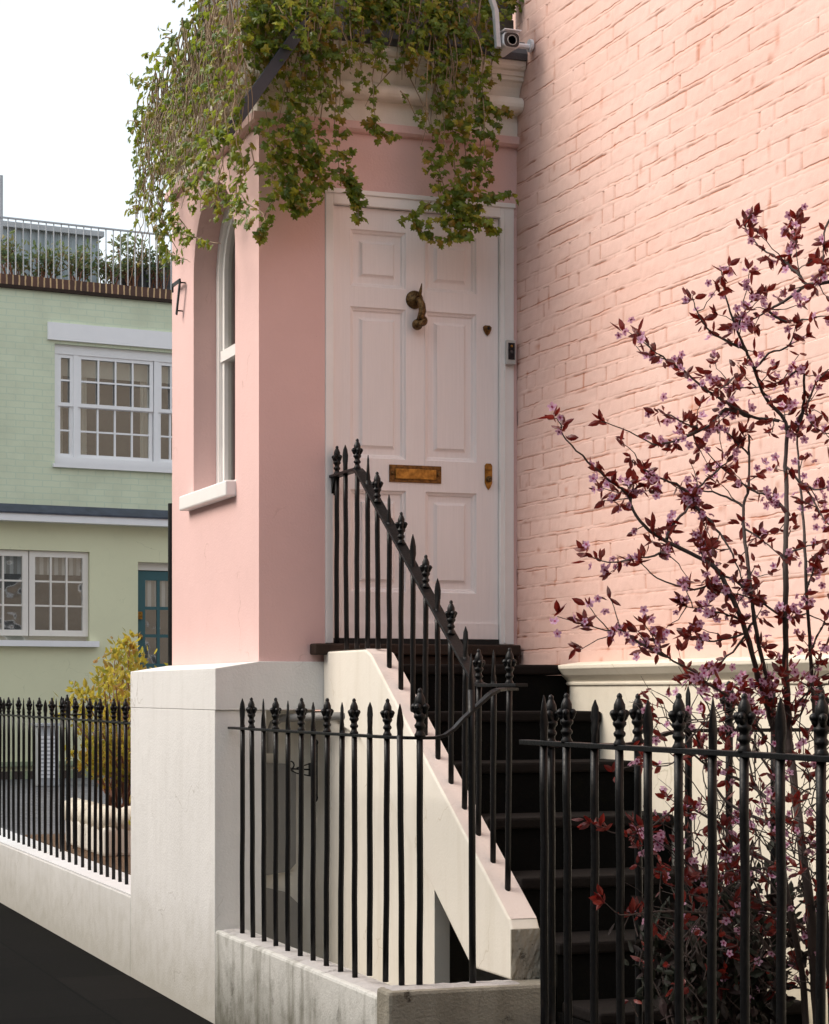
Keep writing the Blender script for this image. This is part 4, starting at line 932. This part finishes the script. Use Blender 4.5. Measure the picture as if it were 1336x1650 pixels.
zpar = gp(0, 452)[1]; zband = gp(0, 812)[1]; zfas = gp(0, 827)[1]; zfas0 = gp(0, 839)[1]
# windows
u0, uz1 = gp(88, 553)[0], gp(88, 553)[1]; u1 = u0+ (gp(277, 553)[0]-u0)*1.22; uz0 = gp(88, 747)[1]
l1, lz1 = gp(147, 889); l0 = gp(-60, 889)[0]; lz0 = gp(147, 1033)[1]
d0_, dzt = gp(225, 905); d1_ = d0_+1.0
def holed(mb, x0, x1, z0, z1, holes, y):
    xs = sorted({x0, x1}|{h[0] for h in holes}|{h[1] for h in holes}); zs = sorted({z0, z1}|{h[2] for h in holes}|{h[3] for h in holes})
    for a, b in zip(xs, xs[1:]):
        for c, d in zip(zs, zs[1:]):
            if any(h[0]-1e-6 <= a and b <= h[1]+1e-6 and h[2]-1e-6 <= c and d <= h[3]+1e-6 for h in holes): continue
            mb.add([(a, y, c), (b, y, c), (b, y, d), (a, y, d)], [(0, 1, 2, 3)])
    for a, b, c, d in holes:
        mb.add([(a, y, c), (b, y, c), (b, y, d), (a, y, d), (a, y+.22, c), (b, y+.22, c), (b, y+.22, d), (a, y+.22, d)], [(0, 1, 5, 4), (1, 2, 6, 5), (2, 3, 7, 6), (3, 0, 4, 7)])
mb = MB(); holed(mb, sL, sR, zband, zpar-.06, [(u0, u1, uz0, uz1)], 0); loc(mb, 'upper_wall', M['greenbrick'], G, fixn=False)
mb = MB(); holed(mb, sL, sR, .40, zfas0, [(l0, l1, lz0, lz1), (d0_, d1_, .41, dzt)], .06); loc(mb, 'lower_wall', M['greenpaint'], G, fixn=False)
loc(MB().box((sL, -.01, .40), (sR, .055, .50)).box((sL, .0, .56), (sR, .054, .62)), 'base_course', M['dashbrick'], G)
loc(MB().box((sL, .5, .4), (sR, 6, zpar-.2)).box((sL, .23, .4), (sL+.2, .5, zpar-.2)).box((sR-.2, .23, .4), (sR, .5, zpar-.2)), 'house_body', M['room'], G)
cp = loc(MB().box((sL, -.03, zpar-.040), (sR, .25, zpar+.085)), 'brick_coping', M['copingbrick'], G)
loc(MB().box((sL, -.05, zpar-.085), (sR, .02, zpar-.043)), 'gutter_trim', M['brownstone'], G)
loc(MB().prism([(.0, zband+.0), (-.10, zfas), (.05, zfas), (.05, zband)], 0, sL, sR) if False else MB().add([(x, y, z) for x in (sL, sR) for y, z in ((-.002, zband+.01), (-.16, zfas+.02), (-.16, zfas), (.05, zfas))], [(0, 1, 5, 4), (1, 2, 6, 5), (2, 3, 7, 6), (3, 0, 4, 7), (0, 3, 2, 1), (4, 5, 6, 7)]), 'lead_roof', M['leadroof'], G)
loc(MB().box((sL, -.14, zfas0), (sR, .058, zfas-.001)), 'fascia', M['whitepaint'], G)
# lintel slab
a_, zt_ = gp(76, 519); loc(MB().box((a_, -.04, gp(76, 547)[1]), (u1+.15, -.001, zt_)), 'lintel', M['whitepaint'], G)
# upper window
def grid(mb, x0, x1, z0, z1, nx, nz, y0, y1, fr=.05, br=.022):
    mb.box((x0, y0, z0), (x0+fr, y1, z1)); mb.box((x1-fr, y0, z0), (x1, y1, z1)); mb.box((x0+fr, y0, z0), (x1-fr, y1, z0+fr)); mb.box((x0+fr, y0, z1-fr), (x1-fr, y1, z1))
    for i in range(1, nx): x = x0+fr+(x1-x0-2*fr)*i/nx; mb.box((x-br/2, y0+.004, z0+fr), (x+br/2, y1-.004, z1-fr))
    for j in range(1, nz): z = z0+fr+(z1-z0-2*fr)*j/nz; mb.box((x0+fr, y0+.006, z-br/2), (x1-fr, y1-.006, z+br/2))
gs = lambda px, py=650: gp(px, py)[0]
uw = MB(); zs_ = uz0+.10
c0, c1 = gs(127), gs(252); e0, e1 = gs(88), gs(123); r0_ = gs(258)
uw.box((e0, .05, uz0+.001), (u1, .14, zs_)); uw.box((e0, .05, uz1-.12), (u1, .14, uz1-.001))
for x in (e0, gs(121), gs(251)): uw.box((x, .055, zs_), (x+.06, .15, uz1-.12))
uwo = loc(uw, 'upper_window', M['whitepaint'], G)
zm = (zs_+uz1-.12)/2+.03
for x0_, x1_, nx in ((c0+.01, c1-.02, 4), (e0+.06, gs(121), 1), (gs(251)+.06, u1-.02, 3)):
    m1 = MB(); grid(m1, x0_, x1_, zs_, zm, nx, 2, .09, .13, .045); grid(m1, x0_, x1_, zm-.035, uz1-.12, nx, 2, .065, .089, .045)
    loc(m1, 'sash', M['whitepaint'], uwo)
loc(MB().add([(e0, .11, zs_), (u1, .11, zs_), (u1, .11, uz1-.1), (e0, .11, uz1-.1)], [(0, 1, 2, 3)]), 'pane', M['glass'], uwo)
loc(MB().box((e0, .17, uz1-.38), (u1, .175, uz1-.1)), 'blind', M['blind'], uwo)
mb = MB()
for q in (e0+.02, c1-.15, c0+.02):
    mb.add([(q+i*.014, .20+.012*math.sin(i*1.7), z) for z in (zs_, uz1-.2) for i in range(12)], [(i, i+1, i+13, i+12) for i in range(11)])
loc(mb, 'curtain', M['blind'], uwo)
loc(MB().box((e0-.03, -.05, uz0-.045), (u1+.1, .10, uz0)), 'window_sill', M['whitepaint'], uwo)
# lower window
lw = MB(); lw.box((l0, .14, lz0), (l1, .20, lz0+.06)); xm = gs(50, 950)
lwo = loc(lw, 'lower_window', M['creamwin'], G)
m1 = MB(); grid(m1, xm+.01, l1-.005, lz0+.06, lz1-.005, 3, 3, .10, .15, .075); grid(m1, xm-.9, xm-.005, lz0+.06, lz1-.005, 3, 3, .10, .15, .075); grid(m1, xm-1.85, xm-.93, lz0+.06, lz1-.005, 3, 3, .10, .15, .075)
loc(m1, 'casement', M['creamwin'], lwo)
loc(MB().add([(l0, .125, lz0), (l1, .125, lz0), (l1, .125, lz1), (l0, .125, lz1)], [(0, 1, 2, 3)]), 'pane', M['glass'], lwo)
loc(MB().box((l0, .19, lz1-.30), (l1-.08, .195, lz1-.0)), 'valance', M['stripe'], lwo)
mb = MB(); 
for q in (xm-.65, xm-.95): mb.add([(q+i*.03, .21+.02*math.sin(i*1.5), z) for z in (lz0+.05, lz1-.1) for i in range(12)], [(i, i+1, i+13, i+12) for i in range(11)])
loc(mb, 'curtain', M['stripe'], lwo)
loc(MB().box((l0, -.03, lz0-.075), (l1+.10, .14, lz0-.001)), 'window_sill', M['whitepaint'], lwo)
# green house door
dd = MB(); dd.box((d0_, .15, dzt-.10), (d1_, .21, dzt)); loc(dd, 'door_head', M['creamwin'], G)
gdz = dzt-.11; m1 = MB().box((d0_+.01, .16, .42), (d1_, .20, 1.75)); grid(m1, d0_+.02, d1_, 1.751, gdz, 4, 3, .165, .20, .12, .04)
gdo = loc(m1, 'door', M['teal'], G)
loc(MB().add([(d0_+.1, .185, 1.8), (d1_, .185, 1.8), (d1_, .185, gdz), (d0_+.1, .185, gdz)], [(0, 1, 2, 3)]), 'pane', M['glass'], gdo)
loc(MB().box((d0_+.12, .215, gdz-.5), (d1_, .22, gdz-.05)), 'curtain', M['stripe'], gdo)
kz = gp(226, 991)[1]; loc(MB().box((d0_+.02, .13, kz-.05), (d0_+.09, .159, kz+.05)).ball((d0_+.055, .13, kz-.28), .04), 'lock', M['brass'], gdo)
# terrace railing
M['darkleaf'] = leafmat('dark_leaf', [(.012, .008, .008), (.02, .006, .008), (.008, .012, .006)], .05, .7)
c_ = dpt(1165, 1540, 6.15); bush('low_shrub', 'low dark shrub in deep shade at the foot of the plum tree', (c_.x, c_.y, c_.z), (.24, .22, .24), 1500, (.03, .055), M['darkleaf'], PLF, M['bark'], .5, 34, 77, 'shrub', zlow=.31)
TR = thing('terrace_railing', (gx, gy, 0), 'thin white metal railing along the roof terrace of the green house', 'railing', rz=gang)
rs0, rz_ = gp(0, 351, .12); zc_ = zpar+.07
mb = MB(); k = 0
s = -2.6; nb = 0
bm1 = MB().box((-.006, -.006, 0), (.006, .006, rz_-zc_)); bmo = bm1.build('baluster_pattern', M['metal_grey']); bme = bmo.data; bpy.data.objects.remove(bmo)
while s < 2.6: inst('baluster', bme, TR, (s, .12, zc_)); s += .1
loc(MB().box((-2.65, .105, rz_), (2.65, .135, rz_+.02)), 'top_rail', M['metal_grey'], TR)
# shed on terrace
SH = thing('terrace_shed', (gx, gy, 0), 'grey clad shed on the roof terrace behind the thin railing', 'shed', rz=gang)
h0, hz0 = gp(-40, 375, 1.2); h1, hz1 = gp(158, 385, 1.2); hzT = gp(60, 372, 1.2)[1]
loc(MB().box((h0, 1.2, zpar-.3), (h1, 2.8, hzT)), 'cladding', M['clad'], SH)
loc(MB().box((h0-.05, 1.12, hzT), (h1+.06, 2.9, hzT+.07)), 'roof', M['metal_grey'], SH)
# planters on the terrace
for i, (pa, pb_) in enumerate(((196, 236), (246, 300))):
    a, _ = gp(pa, 420, .6); b, _ = gp(pb_, 420, .6); zt2 = gp(pa, 428, .6)[1]
    T_ = thing('terrace_planter', (gx, gy, 0), ['dark square planter on the roof terrace right of the shed', 'dark planter at the right end of the roof terrace'][i], 'planter', rz=gang)
    loc(MB().box((a, .6, zpar-.1), (b, 1.0, zt2)), 'box', M['lead'], T_, bevel=.01); loc(MB().box((a-.02, .58, zt2), (b+.02, 1.02, zt2+.04)), 'rim', M['lead'], T_)
def gw(px, py, dep):
    s, z = gp(px, py, dep); ca, sa = math.cos(gang), math.sin(gang); return (gx+ca*s-sa*dep, gy+sa*s+ca*dep, z)
for i, (px, py, rx, rz2, n, lab) in enumerate([(20, 405, .35, .20, 260, 'leafy climber spilling over the left end of the roof terrace'), (75, 425, .40, .22, 380, 'dark green shrub before the shed on the roof terrace'), (125, 418, .30, .26, 300, 'shrub at the right end of the terrace shed'),
        (175, 430, .28, .20, 260, 'small bright shrub between terrace shed and planter'), (215, 412, .30, .26, 340, 'green shrub standing in the square terrace planter'), (255, 420, .28, .26, 260, 'green shrub beside the ivy at the right of the roof terrace')]):
    c = gw(px, py, .45); bush('terrace_shrub', lab, c, (rx, .15, rz2), n, (.05, .09), M['roofplant'], PLF, M['twig'], .5, 16, 30+i, 'shrub', 'shrubs on the roof terrace', zlow=zpar)
p = gw(3, 400, .6); o = MB().box((p[0]-.03, p[1]-.03, zpar-.1), (p[0]+.01, p[1]+.03, gw(3, 283, .6)[2])).build('terrace_post', M['metal_grey']); tag(o, 'thin grey post at the far left of the roof terrace', 'post')
# meter cabinet at the green house wall
p0 = dpt(62, 1260, 24.5); MC = thing('utility_cabinet', (p0.x, p0.y, .40), 'pale slatted utility cabinet at the foot of the green house behind the railings', 'cabinet')
zt3 = dpt(62, 1170, 24.5).z; mb = MB().box((p0.x, p0.y, .401), (p0.x+.24, p0.y+.4, zt3)); mb.build('body', M['metal_grey'], MC, bevel=.01)
mb = MB()
for k in range(11): z = .5+k*(zt3-.6)/11; mb.box((p0.x+.02, p0.y-.012, z), (p0.x+.22, p0.y-.001, z+.03))
mb.build('slats', M['whitepaint'], MC)
MB().box((p0.x-.02, p0.y-.03, zt3+.001), (p0.x+.26, p0.y+.42, zt3+.03)).build('lid', M['metal_grey'], MC)

# silver car in the courtyard, mostly hidden
cc = dpt(236, 1075, 19.)
CR = thing('parked_car', (cc.x, cc.y, .4), 'silver parked car just showing its tail between the orange bush and the pink bay', 'car', rz=R(-8))
h_ = 1.44
prof_ = [(0, .35), (-.02, .75), (.08, .98), (.20, 1.04), (.55, h_-.05), (1.1, h_), (2.0, h_-.02), (2.75, 1.05), (3.8, .93), (4.1, .72), (4.15, .35), (3.7, .22), (.4, .22)]
mb = MB(); mb.prism(prof_, 1, -.1, 1.6); body = mb.build('body', M['carpaint'], CR, local=True, bevel=.06, seg=3)
mb = MB().prism([(.36, 1.08), (.62, h_-.09), (2.0, h_-.08), (2.55, 1.08)], 1, -.106, -.101); mb.build('side_window', M['darkglass'], CR, local=True)
MB().add([(.17, .05, 1.05), (.17, 1.45, 1.05), (.52, 1.40, h_-.06), (.52, .10, h_-.06)], [(0, 1, 2, 3)]).build('rear_window', M['darkglass'], CR, local=True)
for y_ in (-.115, 1.45): MB().prism([(-.035, .78), (.06, .99), (.34, 1.06), (.20, .84)], 1, y_, y_+.17).build('tail_light', M['redlamp'], CR, local=True, bevel=.02)
for x_ in (.75, 3.3):
    for y_, s_ in ((-.115, 1), (1.615, -1)):
        w_ = MB().lathe([(.30, 0), (.32, .02), (.32, .18), (.30, .20)], (x_, y_, .32), 24, 1, s_).build('wheel', M['rubber'], CR, local=True)
        MB().lathe([(.19, 0), (.17, .01)], (x_, y_-.006*s_, .32), 16, 1, s_).build('rim', M['silver'], w_, local=True)
# brick terrace seen in the window reflections
BT = thing('brick_terrace', (14, -6, 0), 'brown brick terrace mirrored in the panes of the green house', 'house')
MB().box((6.6, -16, -.3), (32, -4.5, 15.5)).build('wall', M['brownbrick'], BT)
for i in range(6):
    for zz_ in (1.2, 4.2):
        x = 8+i*3.2; wn = MB().box((x-.08, -4.49, zz_-.08), (x+1.28, -4.45, zz_+1.88)).build('window', M['whitepaint'], BT); MB().box((x, -4.44, zz_), (x+1.2, -4.43, zz_+1.8)).build('pane', M['darkglass'], wn)

# unseen house blocks opposite and behind the camera, added to close off low sky
mb = MB().box((-18, -30, -.2), (-10.2, 26, 7.4))
for i in range(12):
    for zz_ in (1.0, 4.1): mb.box((-10.199, -27+i*4.4, zz_), (-10.15, -25.9+i*4.4, zz_+1.8))
mb.box((-9.9, -32, -.2), (6.2, -18.5, 10.0))
tag(mb.build('sky_block_houses', M['greypaint']), kind='structure')
# ================================================================== LIGHT, SKY, CAMERA
SUN_EL, SUN_DIR = R(40), Vector((-1, .30, 0)).normalized()
sd = Vector((SUN_DIR.x*math.cos(SUN_EL), SUN_DIR.y*math.cos(SUN_EL), math.sin(SUN_EL)))
L = bpy.data.lights.new('sun', 'SUN'); L.energy = 1.25; L.angle = R(34); L.color = (1, .91, .82)
so = bpy.data.objects.new('sun', L); C.objects.link(so); so.rotation_euler = sd.to_track_quat('Z', 'Y').to_euler(); so.location = (-5, 0, 12)
w = bpy.data.worlds.new('World'); bpy.context.scene.world = w; w.use_nodes = True; nt = w.node_tree; nt.nodes.clear()
sky = nt.nodes.new('ShaderNodeTexSky'); sky.sky_type = 'NISHITA'; sky.sun_disc = False; sky.sun_elevation = SUN_EL
sky.sun_rotation = math.atan2(sd.x, sd.y); sky.air_density = 1.2; sky.dust_density = 4.5; sky.ozone_density = .6
bg = nt.nodes.new('ShaderNodeBackground'); bg.inputs[1].default_value = .15; ow = nt.nodes.new('ShaderNodeOutputWorld')
mxw = nt.nodes.new('ShaderNodeMix'); mxw.data_type = 'RGBA'; nzw = nt.nodes.new('ShaderNodeTexNoise'); nzw.inputs['Scale'].default_value = 2.2; nzw.inputs['Detail'].default_value = 6
tcw = nt.nodes.new('ShaderNodeTexCoord'); nt.links.new(tcw.outputs['Generated'], nzw.inputs['Vector']); mrw = nt.nodes.new('ShaderNodeMapRange'); mrw.inputs[1].default_value = .3; mrw.inputs[2].default_value = .7
mrw.inputs[3].default_value = .66; mrw.inputs[4].default_value = .9; nt.links.new(nzw.outputs['Fac'], mrw.inputs[0]); nt.links.new(mrw.outputs[0], mxw.inputs[0])   # thin bright cloud veil
nt.links.new(sky.outputs[0], mxw.inputs[6]); mxw.inputs[7].default_value = (2.75, 2.88, 2.95, 1); nt.links.new(mxw.outputs[2], bg.inputs[0]); nt.links.new(bg.outputs[0], ow.inputs[0])
cam = bpy.data.cameras.new('camera'); co_ = bpy.data.objects.new('camera', cam); C.objects.link(co_)
co_.location = CAM; co_.rotation_euler = (R(90), 0, -math.atan2(SIN, COS))
cam.sensor_fit = 'HORIZONTAL'; cam.sensor_width = 36; cam.lens = F/1336*36; cam.shift_y = (HZ-825)/1336; cam.clip_end = 1500; cam.clip_start = .05
sc = bpy.context.scene; sc.camera = co_
vs_ = sc.view_settings; vs_.view_transform = 'Standard'; vs_.look = 'None'; vs_.gamma = 1; vs_.exposure = 1.37
sc.cycles.max_bounces = 8; sc.cycles.diffuse_bounces = 4; sc.cycles.transparent_max_bounces = 12
sc.cycles.use_denoising = True
